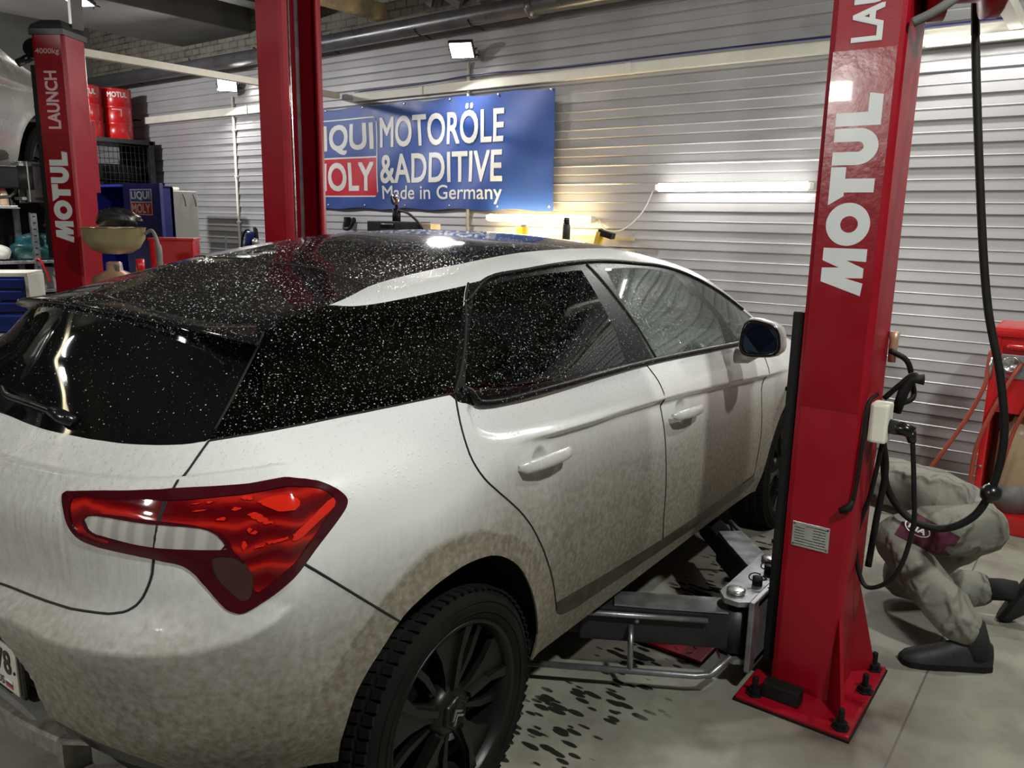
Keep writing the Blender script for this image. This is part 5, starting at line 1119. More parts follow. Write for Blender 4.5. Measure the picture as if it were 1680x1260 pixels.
mb = MB(); mb.box((-.034, .02, 1.735), (.002, .005, .05), 0, Matrix.Rotation(-.6, 3, 'X')); mb.build('gauge_needle', M['white_letter'], g_)
mb = MB(); mb.tube(curve_pts([(0, -.01, 1.64), (-.05, -.12, 1.635), (-.09, -.25, 1.60), (-.10, -.36, 1.52), (-.10, -.42, 1.40)], 6), .011, 8); mb.build('oil_hose', M['black'], pr)
mb = MB(); mb.box((3.6, 2.50, .735), (.10, .08, 1.47), .004); mb.box((3.6, 2.49, 1.50), (.12, .10, .08), .003); tag(mb.build('timber_post', M['timber']), 'raw timber post standing just right of the grey press', 'post')
mb = MB(); mb.tube(curve_pts([(4.12, 4.12, 1.55), (4.10, 4.12, 1.50), (4.08, 4.10, 1.47), (4.06, 4.0, 1.47), (4.05, 3.95, 1.51), (4.05, 3.93, 1.54)], 6), .016, 8); mb.lathe([(.014, -.01), (.028, -.01), (.028, .01), (.014, .01)], 16, (4.05, 3.93, 1.55), Matrix.Rotation(math.pi/2, 3, 'Y')); mb.box((4.14, 4.12, 1.53), (.06, .04, .10), .005)
tag(mb.build('wall_hook', M['black']), 'black hook on the siding just right of the middle red post', 'hook')
j = thing('jack_stand', 'navy trolley jack with black handle standing left of the middle red post', 'jack', (3.5, 4.74, 0))
mb = MB(); mb.box((0, 0, .65), (.22, .14, 1.28), .03); mb.box((-.06, .02, 1.34), (.07, .06, .18), .02, Matrix.Rotation(.25, 3, 'X')); mb.build('body', M['navy'], j)
mb = MB(); mb.tube(curve_pts([(-.02, .19, 1.0), (-.03, .20, 1.25), (-.03, .15, 1.40), (-.03, .08, 1.44), (-.02, .05, 1.40)], 6), .010, 8); mb.tube([(0, -.02, 1.28), (0, 0, 1.44), (0, .02, 1.47)], [.02, .022, .014], 8); mb.build('handle', M['black'], j)
mb = MB(); mb.lathe([(.03, 0), (.034, .05), (.02, .07)], 14, (-.05, -.06, 1.29)); mb.build('pad', M['bright_steel'], j)
mb = MB(); mb.tube([(3.3, 4.95, 0), (3.3, 4.95, 1.38)], .01, 6); tag(mb.build('steel_rod', M['grey_steel']), 'thin steel rod standing behind the rear edge of the black roof', 'rod')

# ---------------------------------------------------------------- cabinets, drain bowl, red cart
cb = thing('tool_cabinet', 'deep blue metal cabinet with a wing bearing a logo plate, left of the beige cabinet', 'cabinet', (2.5, 5.585, 0))
mb = MB(); mb.box((.44, 0, .92), (.03, .68, 1.82)); mb.box((.22, .33, .92), (.46, .02, 1.82)); mb.box((.22, -.33, .92), (.46, .02, 1.82)); mb.box((.22, 0, 1.83), (.46, .68, .02)); mb.box((.22, 0, .05), (.46, .68, .1)); mb.build('carcass', M['blue_cabinet'], cb)
for z in (.55, 1.0): mb = MB(); mb.box((.24, 0, z), (.38, .64, .02)); mb.build('shelf', M['blue_cabinet'], cb)
mb = MB(); mb.box((-.03, -.665, .93), (.035, .62, 1.82), .004); dr = mb.build('door', M['blue_cabinet'], cb)
mb = MB(); mb.tube([(-.055, -.58, 1.02), (-.075, -.58, 1.03), (-.075, -.64, 1.03), (-.055, -.64, 1.02)], .014, 8); mb.build('handle', M['bright_steel'], dr)
mb = MB(); mb.box((-.050, -.665, 1.68), (.004, .36, .225), .0); mb.build('sign_plate', M['white_letter'], dr)
mb = MB(); mb.box((-.053, -.665, 1.735), (.003, .34, .10)); mb.build('sign_blue', M['signblue'], dr)
mb = MB(); mb.box((-.053, -.665, 1.625), (.003, .34, .10)); mb.build('sign_red', M['signred'], dr)
for s, z in (('LIQUI', 1.695), ('MOLY', 1.585)):
    mb = MB(); add_text(mb, s, (-.0552, -.665+.155, z), Vector((0, -1, 0)), Vector((0, 0, 1)), .31, .080, .02); mb.build('lettering', M['white_letter'], dr)
bc = thing('steel_cabinet', 'beige steel cabinet standing against the siding right of the blue cabinet', 'cabinet', (3.10, 6.29, 0))
mb = MB(); mb.box((.28, 0, .91), (.55, .66, 1.82), .01); mb.build('carcass', M['beige_cabinet'], bc)
mb = MB(); mb.box((-.004, 0, .93), (.012, .62, 1.70), .003); mb.build('door', M['beige_cabinet'], bc)
for y in (.38, .50): mb = MB(); mb.tube([(y, -.335, 1.79), (y+.02, -.342, 1.72), (y+.03, -.338, 1.66)], .004, 5); mb.build('wire_hook', M['black'], bc)
mb = MB(); mb.box((.26, .10, 1.845), (.40, .5, .03), .01); tag(mb.build('tray_lid', M['white_plastic'], None), 'white plastic lid lying on top of the beige cabinet', 'lid')
bpy.data.objects['tray_lid'].location = (3.10, 6.29, 0)
ct = thing('tool_cart', 'glossy red tool cart in front of the beige cabinet', 'cart', (2.24, 4.06, 0), math.radians(48))
mb = MB(); mb.box((0, 0, 1.13), (.30, .33, .50), .012); mb.build('box', M['red_box'], ct)
mb = MB(); mb.box((0, 0, 1.385), (.32, .35, .02), .006); mb.build('lid', M['red_box'], ct)
mb = MB(); mb.box((0, 0, .25), (.30, .33, .06), .01); mb.build('shelf', M['red_box'], ct)
for x in (-.14, .14):
    for y in (-.13, .13): mb = MB(); mb.box((x, y, .48), (.03, .03, .82)); mb.lathe([(.05, -.015), (.05, .015)], 16, (x, y, .05), Matrix.Rotation(math.pi/2, 3, 'X')); mb.build('leg', M['dark_metal'], ct)
mb = MB(); mb.lathe([(.02, 0), (.028, .02), (.012, .03)], 12, (-.19, -.12, 1.15), Matrix.Rotation(-math.pi/2, 3, 'Y')); mb.build('knob', M['bright_steel'], ct)
dp_ = thing('oil_drainer', 'oil drainer with a brass-coloured bowl on a copper tank, right of far red post', 'oil drainer', (1.26, 3.10, 0)); dp_.scale = (.93, .93, 1)
mb = MB(); n = 28; rows = []
for k, z, e in ((.10, 1.325, 1), (.50, 1.333, .9), (.78, 1.365, .8), (.97, 1.425, .6), (1.0, 1.49, .5), (1.03, 1.495, .5), (.97, 1.485, .5), (.93, 1.43, .6), (.5, 1.345, .9), (.02, 1.34, 1)):
    rows.append([(.25*k*math.copysign(abs(math.cos(a))**.7, math.cos(a))*.80, .255*k*math.copysign(abs(math.sin(a))**.7, math.sin(a)), z) for a in np.linspace(0, 2*math.pi, n, endpoint=False)])
mb.grid(rows, True, True); bowl = mb.build('bowl', M['brass'], dp_); bowl.rotation_euler = (0, 0, math.radians(-30))
mb = MB(); mb.lathe([(.028, .7), (.028, 1.26)], 14); mb.build('mast', M['bright_steel'], dp_)
mb = MB(); mb.lathe([(.15, .12), (.165, .16), (.165, 1.10), (.14, 1.18), (.055, 1.22), (.05, 1.27), (.03, 1.275)], 28, (0, .04, 0)); mb.build('tank', M['copper'], dp_)
mb = MB(); mb.lathe([(.02, .5), (.02, 1.22), (.028, 1.225), (.028, 1.30)], 12, (.06, -.20, 0)); mb.build('level_tube', M['red_box'], dp_)
mb = MB(); mb.tube(curve_pts([(.10, -.22, 1.46), (.12, -.27, 1.48), (.13, -.32, 1.40), (.13, -.33, 1.25), (.13, -.33, 1.02), (.12, -.30, .8)], 6), [.012]*13+[.02]*10+[.014]*8, 8); mb.build('drain_hose', M['grey_plastic'], dp_)
for a in (0, 2.1, 4.2): mb = MB(); mb.tube([(.1*math.cos(a), .1*math.sin(a), .14), (.28*math.cos(a), .28*math.sin(a), .10)], .02, 8); mb.lathe([(.05, -.015), (.05, .015)], 16, (.28*math.cos(a), .28*math.sin(a), .05), Matrix.Rotation(math.pi/2, 3, 'X')); mb.build('caster', M['black'], dp_)
def blob(name, m, c, d, lab, cat, seed, amp=.25, n=(26, 16)):
    rg = np.random.default_rng(seed); ph = rg.uniform(0, 6.28, (8, 3)); fr = rg.uniform(2, 7, (8, 3)); mb = MB(); rows = []
    for jx in range(n[1]+1):
        th = math.pi*jx/n[1]; row = []
        for i in range(n[0]):
            a = 2*math.pi*i/n[0]; v = np.array([math.sin(th)*math.cos(a), math.sin(th)*math.sin(a), math.cos(th)])
            k = 1+amp*sum(math.sin(fr[q] @ v*1.3+ph[q].sum()) for q in range(8))/4
            p = v*k*np.array(d)/2; p[2] = max(p[2], -d[2]*.36); row.append(tuple(p+np.array(c)))
        rows.append(row)
    mb.grid(rows, True, True); return tag(mb.build(name, m), lab, cat)
blob('rag_bundle', M['black_bag'], (1.27, 3.07, 1.55), (.22, .32, .12), 'black crumpled rags piled on the brass-coloured drain bowl', 'rags', 5)

# ---------------------------------------------------------------- black rack with tyres and oil drums
rk = thing('tyre_rack', 'black mesh rack holding tyres and two red drums, in the far corner', 'rack', (3.70, 7.85, 0))
for x in (-.36, .34):
    for y in (-.33, .33): mb = MB(); mb.box((x, y, 1.215), (.06, .06, 2.43), .004); mb.build('upright', M['dark_metal'], rk)
for z in (.5, 1.2, 1.72, 2.41): mb = MB(); mb.box((0, 0, z), (.78, .72, .05), .004); mb.build('shelf', M['dark_metal'], rk)
mb = MB()
for k in range(13): mb.tube([(-.34+.053*k, -.335, 1.75), (-.34+.053*k, -.335, 2.36)], .0035, 4)
for k in range(8): mb.tube([(-.36, -.335, 1.80+.08*k), (.34, -.335, 1.80+.08*k)], .0035, 4)
tag(mb.build('mesh_front', M['dark_metal'], rk), kind=None)
mb = MB(); mb.box((.372, 0, 1.7), (.01, .66, 1.4)); mb.build('side_panel', M['black'], rk)
ty0 = None
for z, y, lab in ((1.745, -.02, 'lying tyre on the middle shelf of the black rack'), (1.945, .0, 'lying tyre stacked on top of another in the black rack'), (1.225, 0, 'lying tyre on the lower shelf of the black rack')):
    mb = MB(); mb.lathe([(.20, .02), (.24, .0), (.30, .01), (.325, .05), (.325, .15), (.30, .19), (.24, .20), (.20, .18), (.19, .1), (.20, .02)], 40)
    for k in range(40): R = Matrix.Rotation(2*math.pi*k/40, 3, 'Z'); mb.box(R @ Vector((.324, 0, .1)), (.012, .028, .11), 0, R)
    o = mb.build('spare_tyre', M['tyre']); o.location = (3.70, 7.85+y, z); tag(o, lab, 'tyre', 'tyres in the black rack')
def drum(loc, lab, rz):
    r = thing('oil_drum', lab, 'drum', loc, rz, 'red drums on the rack')
    mb = MB(); R = .165; pr_ = [(R, 0), (R+.006, .004), (R+.006, .012), (R, .016)]
    for z in (.19, .38): pr_ += [(R, z-.012), (R+.007, z), (R, z+.012)]
    pr_ += [(R, .575), (R+.006, .58), (R+.006, .592), (R-.004, .592), (R-.006, .575), (0, .575)]; mb.lathe([(0, .004)]+pr_, 36); mb.build('shell', M['red_box'], r)
    mb = MB(); v, f, hh = text_faces('MOTUL', .035); lo, hi = v.min(0), v.max(0); v = (v-lo)/(hi-lo)*[.23, .062]
    bm = bmesh.new(); bv = [bm.verts.new((p[0], p[1], e)) for p, e in zip(v, hh)]
    for q in f:
        try: bm.faces.new([bv[i] for i in q])
        except ValueError: pass
    bmesh.ops.triangulate(bm, faces=bm.faces[:]); bmesh.ops.subdivide_edges(bm, edges=bm.edges[:], cuts=1); bm.verts.index_update()
    mb.add([((R+.0015+q.co.z)*math.cos((q.co.x-.115)/R-math.radians(90)), (R+.0015+q.co.z)*math.sin((q.co.x-.115)/R-math.radians(90)), .49+q.co.y+.012*(q.co.x-.115)) for q in bm.verts], [[q.index for q in fc.verts] for fc in bm.faces]); bm.free()
    mb.build('lettering', M['white_letter'], r)
    mb = MB(); mb.grid([[((R+.0012)*math.cos(a), (R+.0012)*math.sin(a), z) for a in np.linspace(-2.0, -1.35, 12)] for z in (.345, .357)]); mb.grid([[((R+.0012)*math.cos(a), (R+.0012)*math.sin(a), z) for a in np.linspace(-1.42, -1.36, 4)] for z in (.27, .35)]); mb.build('label_line', M['pink_letter'], r)
    mb = MB(); mb.lathe([(.022, .575), (.022, .588), (0, .588)], 14, (.09, 0, 0)); mb.build('bung', M['bright_steel'], r)
drum((3.47, 7.86, 2.435), 'left red drum on top of the black rack, half hidden by the far red post', -.4)
drum((3.83, 7.84, 2.435), 'right red drum on top of the black rack next to the siding', -.4)
mb = MB(); mb.tube(curve_pts([(4.09, 7.80, 2.70), (4.06, 7.9, 2.70), (4.02, 8.0, 2.60), (4.06, 7.98, 2.48), (4.09, 7.9, 2.40), (4.09, 7.76, 2.36), (4.09, 7.70, 2.30)], 6), .010, 6); tag(mb.build('cable_loop', M['black']), 'black cable loop hanging at the left end of the wall trunking', 'cable')

# ---------------------------------------------------------------- shelving, drawers and the lifted car on the left
sh = thing('shelf_unit', 'slotted steel shelf unit with a red top board, behind the far red post', 'shelf', (2.35, 8.2, 0), math.pi/2)
for x in (-.2, .25):
    for y in (-.85, -.47, .95):
        mb = MB(); mb.box((x, y, .95), (.045,   .07 if y == -.47 else .045, 1.9))
        if x < 0:
            mb.cur = 1
            for k in range(24): mb.box((x-.0235, y, .15+.072*k), (.002, .03, .012))
        mb.build('upright', [M['grey_steel'], M['black']], sh)
for z in (.30, .66, 1.0, 1.62): mb = MB(); mb.box((.02, .05, z), (.48, 1.86, .035), .004); mb.build('shelf', M['bright_steel'], sh)
mb = MB(); mb.box((-.18, .28, 1.87), (.05, 1.2, .07)); mb.build('top_board', M['red_box'], sh)
mb = MB(); mb.tube([(-.22, -.30, 1.885), (-.22, -.62, 1.90)], .018, 8); mb.tube([(-.22, -.62, 1.885), (-.21, -.66, 1.72), (-.20, -.74, 1.62)], .010, 6); mb.build('white_hose', M['white_letter'], sh)
mb = MB(); mb.box((.27, .05, 1.0), (.01, 1.85, 1.75)); mb.build('back_panel', M['black'], sh)
def SH(dx, dy, z): return (2.35-dy, 8.2+dx, z)
for k, (nm, lab, y, z, m, s) in enumerate((('oil_bottle', 'clear plastic bottle on the upper shelf at the left edge', -.22, 1.64, 'jar', 1.0), ('oil_bottle', 'grey plastic canister on the upper shelf right of the slotted upright', -.58, 1.64, 'grey_plastic', 1.2), ('oil_bottle', 'red bottle on the upper shelf beside the far red post', -.72, 1.64, 'red_box', 1.0), ('oil_bottle', 'dark bottle on the upper shelf left of the slotted upright', -.36, 1.64, 'dark_metal', .9))):
    r = thing(nm, lab, 'bottle', SH(-.1, y, z)); mb = MB(); mb.lathe([(.05*s, 0), (.052*s, .01), (.052*s, .12*s), (.03*s, .16*s), (.018*s, .17*s)], 18); mb.build('body', M[m], r)
    mb = MB(); mb.lathe([(.02*s, .168*s), (.02*s, .195*s), (0, .196*s)], 12); mb.build('cap', M['red_box' if k == 0 else 'black'], r)
blob('plastic_bag', M['teal'], SH(-.06, -.60, 1.145), (.66, .28, .34), 'bulging teal plastic bag on the middle shelf', 'bag', 11, .16, (40, 24))
blob('white_cloth', M['white_letter'], SH(-.21, -.74, 1.075), (.14, .05, .11), 'small white cloth lying against the teal plastic bag', 'cloth', 12)
blob('paper_roll', M['white_plastic'], SH(-.1, -.14, 1.105), (.18, .2, .18), 'crumpled white paper bundle on the middle shelf at the left edge', 'paper', 14, .12)
blob('black_sheet', M['black'], SH(-.28, -.50, 1.74), (.26, .10, .36), 'black folded sheet hanging in front of the shelf beside the far red post', 'sheet', 15, .15)
mb = MB(); mb.tube([SH(-.21, -.60, 1.64), SH(-.25, -.60, 1.60), SH(-.25, -.59, 1.20)], .02, 6); mb.box(SH(-.255, -.59, 1.42), (.07, .05, .03)); tag(mb.build('strap', M['black']), 'black strap hanging in front of the teal bag', 'strap')
mb = MB(); mb.tube(curve_pts([SH(-.20, -.45, 1.03), SH(-.26, -.47, 1.03), SH(-.28, -.52, .90), SH(-.27, -.56, .76)], 5), .012, 6); tag(mb.build('red_cable', M['red_box']), 'red cable hanging over the edge of the middle shelf', 'cable')
mb = MB(); mb.lathe([(.11, .0), (.15, .25), (.155, .25), (.145, .24), (.10, .01)], 4, SH(-.05, -.70, .68), None, False); tag(mb.build('grey_bin', M['grey_plastic']), 'grey plastic bin on the lower shelf beside the far red post', 'bin')
tc = thing('tool_chest', 'blue drawer chest with a cream frame at the left edge', 'tool chest', (1.52, 6.35, 0), math.radians(50))
mb = MB(); mb.box((.2, 0, 1.0), (.44, 1.0, .04), .006); mb.box((.2, -.49, .72), (.44, .03, .54)); mb.box((.2, .49, .72), (.44, .03, .54)); mb.box((.2, 0, .44), (.44, 1.0, .03)); mb.box((.4, 0, .72), (.03, .98, .54)); mb.build('frame', M['cream'], tc)
for z, h_ in ((.92, .10), (.81, .10), (.70, .10), (.555, .18)):
    mb = MB(); mb.box((-.01, 0, z), (.03, .94, h_-.012), .006); d = mb.build('drawer', M['blue_drawer'], tc); mb = MB(); mb.box((-.032, 0, z+h_*.32), (.018, .90, .018), .005); mb.build('handle_rail', M['blue_drawer'], d)
for y in (-.42, .42):
    for x in (.05, .35): mb = MB(); mb.box((x, y, .22), (.05, .05, .43)); mb.build('leg', M['cream'], tc)
M['silver_trim'] = simple('plain_black_trim', (.01, .01, .01), .3)
a33 = math.radians(33)
car2 = thing('lifted_car', 'silver car raised on the far lift, cut off by the left edge', 'car', (-.61-.75*math.cos(a33), 4.14-.75*math.sin(a33), 1.57), a33)
M['dark_glass'] = simple('dark_window', (.01, .012, .012), .08, 0, .1, 5)
build_car(car2, 150, 90, dict(paint=M['silver'], roof=M['silver'], rear=M['dark_glass'], front=M['dark_glass'], priv=M['dark_glass'], trim=M['silver_trim']), False)
mb = MB(); rows = []
for dx, k in ((0, .9), (.03, 1.0), (.10, .95), (.15, .6), (.16, .1)): rows.append([(2.42+dx, -1.03+.095*k*math.cos(q), 1.14+.075*k*math.sin(q)) for q in np.linspace(0, 2*math.pi, 20, endpoint=False)])
mb.grid(rows, True, True); mb.add(rows[0], [tuple(range(20))]); mb.tube([(2.48, -.86, 1.05), (2.48, -.98, 1.10)], .03, 8); mb.build('door_mirror', M['black_gloss'], car2)
mb = MB(); mb.box((1.3, 0, .34), (2.4, 1.6, .1), .03); mb.build('floor_pan', M['liner'], car2)
for x in (0, 2.727):
    for s in (-1, 1):
        c = copy_tree(w0, car2); c.location = (x, s*.793, .335); c.rotation_euler = (math.radians(90 if s < 0 else -90), 0, 0)
# arms of the far lift, raised under the silver car
for lab, p, q in (('raised grey swing arm under the silver car reaching towards the left edge', (1.00, 3.72, 1.80), (.25, 4.05, 1.80)), ('raised grey swing arm under the silver car reaching forward', (1.25, 3.95, 1.80), (1.55, 4.75, 1.80))):
    o = swing_arm(lab, p, q, -1 if 'left' in lab else 0)
for o in [x for x in bpy.data.objects if x.parent == col_l and x.name.split('.')[0] in ('arm_yoke', 'pivot_pin', 'lock_knob', 'carriage')]:
    o.location.z += 1.56 if o.name.split('.')[0] != 'carriage' else 1.2

# ---------------------------------------------------------------- right side: red machine, hoses, reel
rm_ = thing('oil_dispenser', 'red service machine with a grey gauge panel and an amber tank at the right edge', 'machine', (3.40, -1.905, -.035))
mb = MB(); mb.box((.22, 0, .085), (.46, .54, .10), .012); mb.box((.20, .245, .60), (.40, .035, 1.02), .008); mb.box((.20, -.245, .60), (.40, .035, 1.02), .008); mb.box((.38, 0, .6), (.03, .46, 1.0)); mb.box((.20, 0, .885), (.38, .48, .41), .01); mb.build('housing', M['red_box'], rm_)
mb = MB(); mb.box((.19, 0, 1.105), (.42, .545, .05), .018); mb.build('top_cover', M['red_box'], rm_)
mb = MB(); mb.tube([(-.0, .20, 1.03), (-.035, .185, 1.035), (-.035, -.185, 1.035), (-.0, -.2, 1.03)], .014, 10); mb.build('grab_rail', M['red_box'], rm_)
mb = MB(); mb.box((.003, -.01, .93), (.012, .46, .125), .004); mb.build('gauge_panel', M['grey_steel'], rm_)
for y in (.17, .0, -.15):
    mb = MB(); mb.lathe([(.042, 0), (.042, .022), (.036, .026), (.033, .020), (0, .020)], 28, (-.003, y, .945), Matrix.Rotation(-math.pi/2, 3, 'Y')); g_ = mb.build('gauge', M['bright_steel'], rm_)
    mb = MB(); mb.box((-.026, y, .945), (.002, .006, .05), 0, Matrix.Rotation(.7, 3, 'X')); mb.build('needle', M['grey_steel'], g_)
mb = MB(); mb.box((-.005, .165, .888), (.003, .045, .014)); mb.build('caution_label', M['signred'], rm_)
mb = MB(); mb.lathe([(.085, .13), (.092, .15), (.092, .55), (.08, .60), (.04, .62), (.03, .65)], 28, (.13, .10, 0)); mb.cur = 1; mb.lathe([(.0935, .14), (.0935, .29)], 28, (.13, .10, 0)); mb.build('tank', [M['jar'], M['grey_plastic']], rm_)
mb = MB(); mb.lathe([(.075, .13), (.08, .15), (.08, .5), (.04, .56), (0, .57)], 24, (.13, -.11, 0)); mb.build('tank', M['jar'], rm_)
mb = MB(); mb.tube([(0, .26, .86), (-.01, .262, .92), (-.01, .262, .97)], .014, 10); mb.build('hose_fitting', M['bright_steel'], rm_)
for y, z in ((.262, .62), (.262, .38)): mb = MB(); mb.lathe([(.008, 0), (.008, .004)], 10, (-.001, y-.02, z), Matrix.Rotation(-math.pi/2, 3, 'Y')); mb.build('screw', M['bright_steel'], rm_)
def cable(name, lab, pts, r, m, cat='hose'):
    mb = MB(); mb.tube(curve_pts(pts, 8), r, 8); return tag(mb.build(name, m), lab, cat)
cable('red_hose', 'orange-red hose running down from the left side of the red machine', [(3.39, -1.638, .97), (3.385, -1.635, .86), (3.38, -1.634, .80), (3.38, -1.578, .615), (3.38, -1.497, .43), (3.38, -1.41, .245), (3.36, -1.33, .06), (3.3, -1.2, .014)], .011, M['hose_red'])
cable('red_hose', 'orange-red hose looping from the gauge panel of the red machine', [(3.385, -1.78, .92), (3.36, -1.76, .87), (3.345, -1.70, .70), (3.34, -1.645, .50), (3.34, -1.632, .38), (3.34, -1.64, .20), (3.34, -1.70, .06)], .011, M['hose_red'])
cable('red_hose', 'dark red hose hanging across the amber tank of the red machine', [(3.385, -1.90, .92), (3.33, -1.87, .80), (3.32, -1.80, .60), (3.32, -1.76, .35), (3.33, -1.72, .12)], .010, M['hose_red'])
hs = thing('hanging_hose', 'thick black hose with a stop ball hanging from above at the right edge', 'hose', (1.5, -1.88, .78))
o = Vector((1.5, -1.88, .78)); mb = MB()
mb.tube([Vector(p)-o for p in curve_pts([(1.42, -1.66, 2.40), (1.5, -1.655, 2.27), (1.5, -1.72, 1.80), (1.5, -1.796, 1.36), (1.5, -1.862, 1.12), (1.5, -1.892, .93), (1.5, -1.875, .76), (1.5, -1.835, .665), (1.5, -1.75, .605), (1.5, -1.65, .62), (1.49, -1.575, .71), (1.46, -1.555, .85)], 10)], .0125, 10); mb.build('hose', M['black'], hs)
mb = MB(); mb.lathe([(0, -.030), (.022, -.026), (.034, 0), (.022, .026), (0, .030)], 20, (0, .002, -.02), Matrix.Rotation(.4, 3, 'X')); mb.build('stop_ball', M['black_gloss'], hs)
rl = thing('hose_reel', 'red hose reel fixed near the top of the right lift post', 'hose reel', (1.36, -1.65, 2.35))
mb = MB(); Rr = Matrix.Rotation(math.pi/2, 3, 'X') @ Matrix.Identity(3); mb.lathe([(.02, -.10), (.15, -.10), (.165, -.09), (.165, -.05), (.12, -.04), (.12, .04), (.165, .05), (.165, .09), (.15, .10), (.02, .10)], 36, (0, 0, 0), Matrix.Rotation(.3, 3, 'Z') @ Rr)
for k in range(8): a = 2*math.pi*k/8; mb.box((.10*math.cos(a), -.10, .10*math.sin(a)), (.05, .012, .03), .004)
mb.build('drum', M['red'], rl)
mb = MB(); mb.box((0, .115, .0), (.08, .03, .2), .006); mb.build('bracket', M['red'], rl)
cable('reel_cable', 'black hose end curving from the red reel to the right lift post', [(1.30, -1.76, 2.42), (1.25, -1.72, 2.31), (1.215, -1.66, 2.22), (1.21, -1.60, 2.18), (1.21, -1.55, 2.16)], .014, M['grey_plastic'])

# ---------------------------------------------------------------- the kneeling mechanic
def skin(name, nodes, edges, m, parent, root=0, sub=2, fold=0.0, seed=1, fr=14):
    me = bpy.data.meshes.new(name); keys = list(nodes); me.from_pydata([nodes[k][0] for k in keys], [(keys.index(a), keys.index(b)) for a, b in edges], [])
    o = bpy.data.objects.new(name, me); C.objects.link(o)
    o.modifiers.new('skin', 'SKIN'); o.modifiers['skin'].use_smooth_shade = True; o.modifiers['skin'].branch_smoothing = .4
    for i, k in enumerate(keys):
        r = nodes[k][1]; r = r if hasattr(r, '__len__') else (r, r)
        me.skin_vertices[0].data[i].radius = r; me.skin_vertices[0].data[i].use_root = (i == root)
    s_ = o.modifiers.new('sub', 'SUBSURF'); s_.levels = sub; s_.render_levels = sub
    dg = bpy.context.evaluated_depsgraph_get(); dg.update(); nm = bpy.data.meshes.new_from_object(o.evaluated_get(dg))
    bpy.data.objects.remove(o)
    if fold:
        n = len(nm.vertices); co = np.empty(n*3); nm.vertices.foreach_get('co', co); co = co.reshape(-1, 3); nr = np.array([v.normal[:] for v in nm.vertices])
        rg = np.random.default_rng(seed); h = np.zeros(n)
        for k in range(7):
            d = rg.normal(size=3)*fr*(1+k*.25); w_ = rg.normal(size=3)*5; h += (1-np.abs(np.sin(co @ d*.5+1.5*np.sin(co @ w_)+rg.uniform(0, 6))))**2/(1+k*.3)
        co = co+nr*((h-h.mean())*fold)[:, None]; nm.vertices.foreach_set('co', co.ravel()); nm.update()
    nm.name = name; nm.materials.clear(); nm.materials.append(m)
    nm.polygons.foreach_set('use_smooth', [True]*len(nm.polygons))
    return link(bpy.data.objects.new(name, nm), parent)
M['skin'] = simple('skin', (.46, .29, .21), .5, 0, .06, 20)
def wrinkle(t):
    w_ = t.n('ShaderNodeTexWave'); w_.inputs['Scale'].default_value = 2.6; w_.inputs['Distortion'].default_value = 9; w_.inputs['Detail'].default_value = 3; w_.inputs['Detail Scale'].default_value = 1.4
    t.l(t.coord((1, 1.6, 1)), w_.inputs['Vector']); return t.math('MULTIPLY_ADD', t.noise(40, 4), .15, t.math('POWER', w_.outputs['Fac'], 2.5))
def cloth(name, col):
    t = NT(name); t.set(Base_Color=t.ramp(t.noise(5, 5), [(.3, tuple(c*.8 for c in col)), (.7, col)]), Roughness=.85, Normal=t.bump(wrinkle(t), .9, .022)); return t.m
M['coverall'] = cloth('grey_green_cloth', (.22, .215, .18)); M['shoe'] = simple('black_shoe_suede', (.012, .012, .013), .6, 0, .3, 30, .1)
M['sock'] = simple('black_sock', (.008, .008, .009), .9); M['patch'] = cloth('plum_patch', (.085, .010, .030)); M['hair'] = simple('dark_hair', (.02, .015, .012), .7, 0, .4, 60, .5)
pe = thing('person', 'person in a grey coverall kneeling bent over behind the right lift post', 'person', (0, 0, 0))
J = dict(pel=((1.985, -1.80, .50), (.135, .13)), waist=((1.95, -1.66, .575), (.13, .14)), chest=((1.985, -1.44, .60), (.14, .150)), nb=((2.01, -1.30, .555), (.085, .10)),
  neck=((2.02, -1.245, .50), .056), head=((2.01, -1.20, .41), (.088, .10)), top=((2.0, -1.17, .34), (.075, .09)),
  rsh=((1.86, -1.36, .575), .066), rel=((1.79, -1.27, .36), .046), rwr=((1.90, -1.24, .17), .032),
  lsh=((2.12, -1.34, .575), .066), lel=((2.15, -1.20, .36), .046), lwr=((2.13, -1.17, .17), .032),
  rhip=((1.92, -1.82, .475), .112), rk=((1.74, -1.535, .465), .070), rsn=((1.765, -1.72, .27), .060), ran=((1.795, -1.865, .10), .042), rft=((1.74, -1.775, .04), .022), rto=((1.69, -1.69, .028), .016),
  lhip=((2.08, -1.78, .455), .11), lk=((2.20, -1.50, .095), .068), lsn=((2.235, -1.70, .105), .060), lan=((2.27, -1.91, .135), .042), lft=((2.288, -1.95, .08), .018), lto=((2.288, -1.935, .05), .014))
E_ = [('pel', 'waist'), ('waist', 'chest'), ('chest', 'nb'), ('nb', 'neck'), ('neck', 'head'), ('head', 'top'), ('chest', 'rsh'), ('rsh', 'rel'), ('rel', 'rwr'), ('chest', 'lsh'), ('lsh', 'lel'), ('lel', 'lwr'),
  ('pel', 'rhip'), ('rhip', 'rk'), ('rk', 'rsn'), ('rsn', 'ran'), ('ran', 'rft'), ('rft', 'rto'), ('pel', 'lhip'), ('lhip', 'lk'), ('lk', 'lsn'), ('lsn', 'lan'), ('lan', 'lft'), ('lft', 'lto')]
_s = lambda k: 1 if k in ('neck', 'head', 'top', 'rwr', 'lwr') else .74
B = {k: (v[0], tuple(q*_s(k) for q in v[1]) if hasattr(v[1], '__len__') else v[1]*_s(k)) for k, v in J.items()}; EB = list(E_)
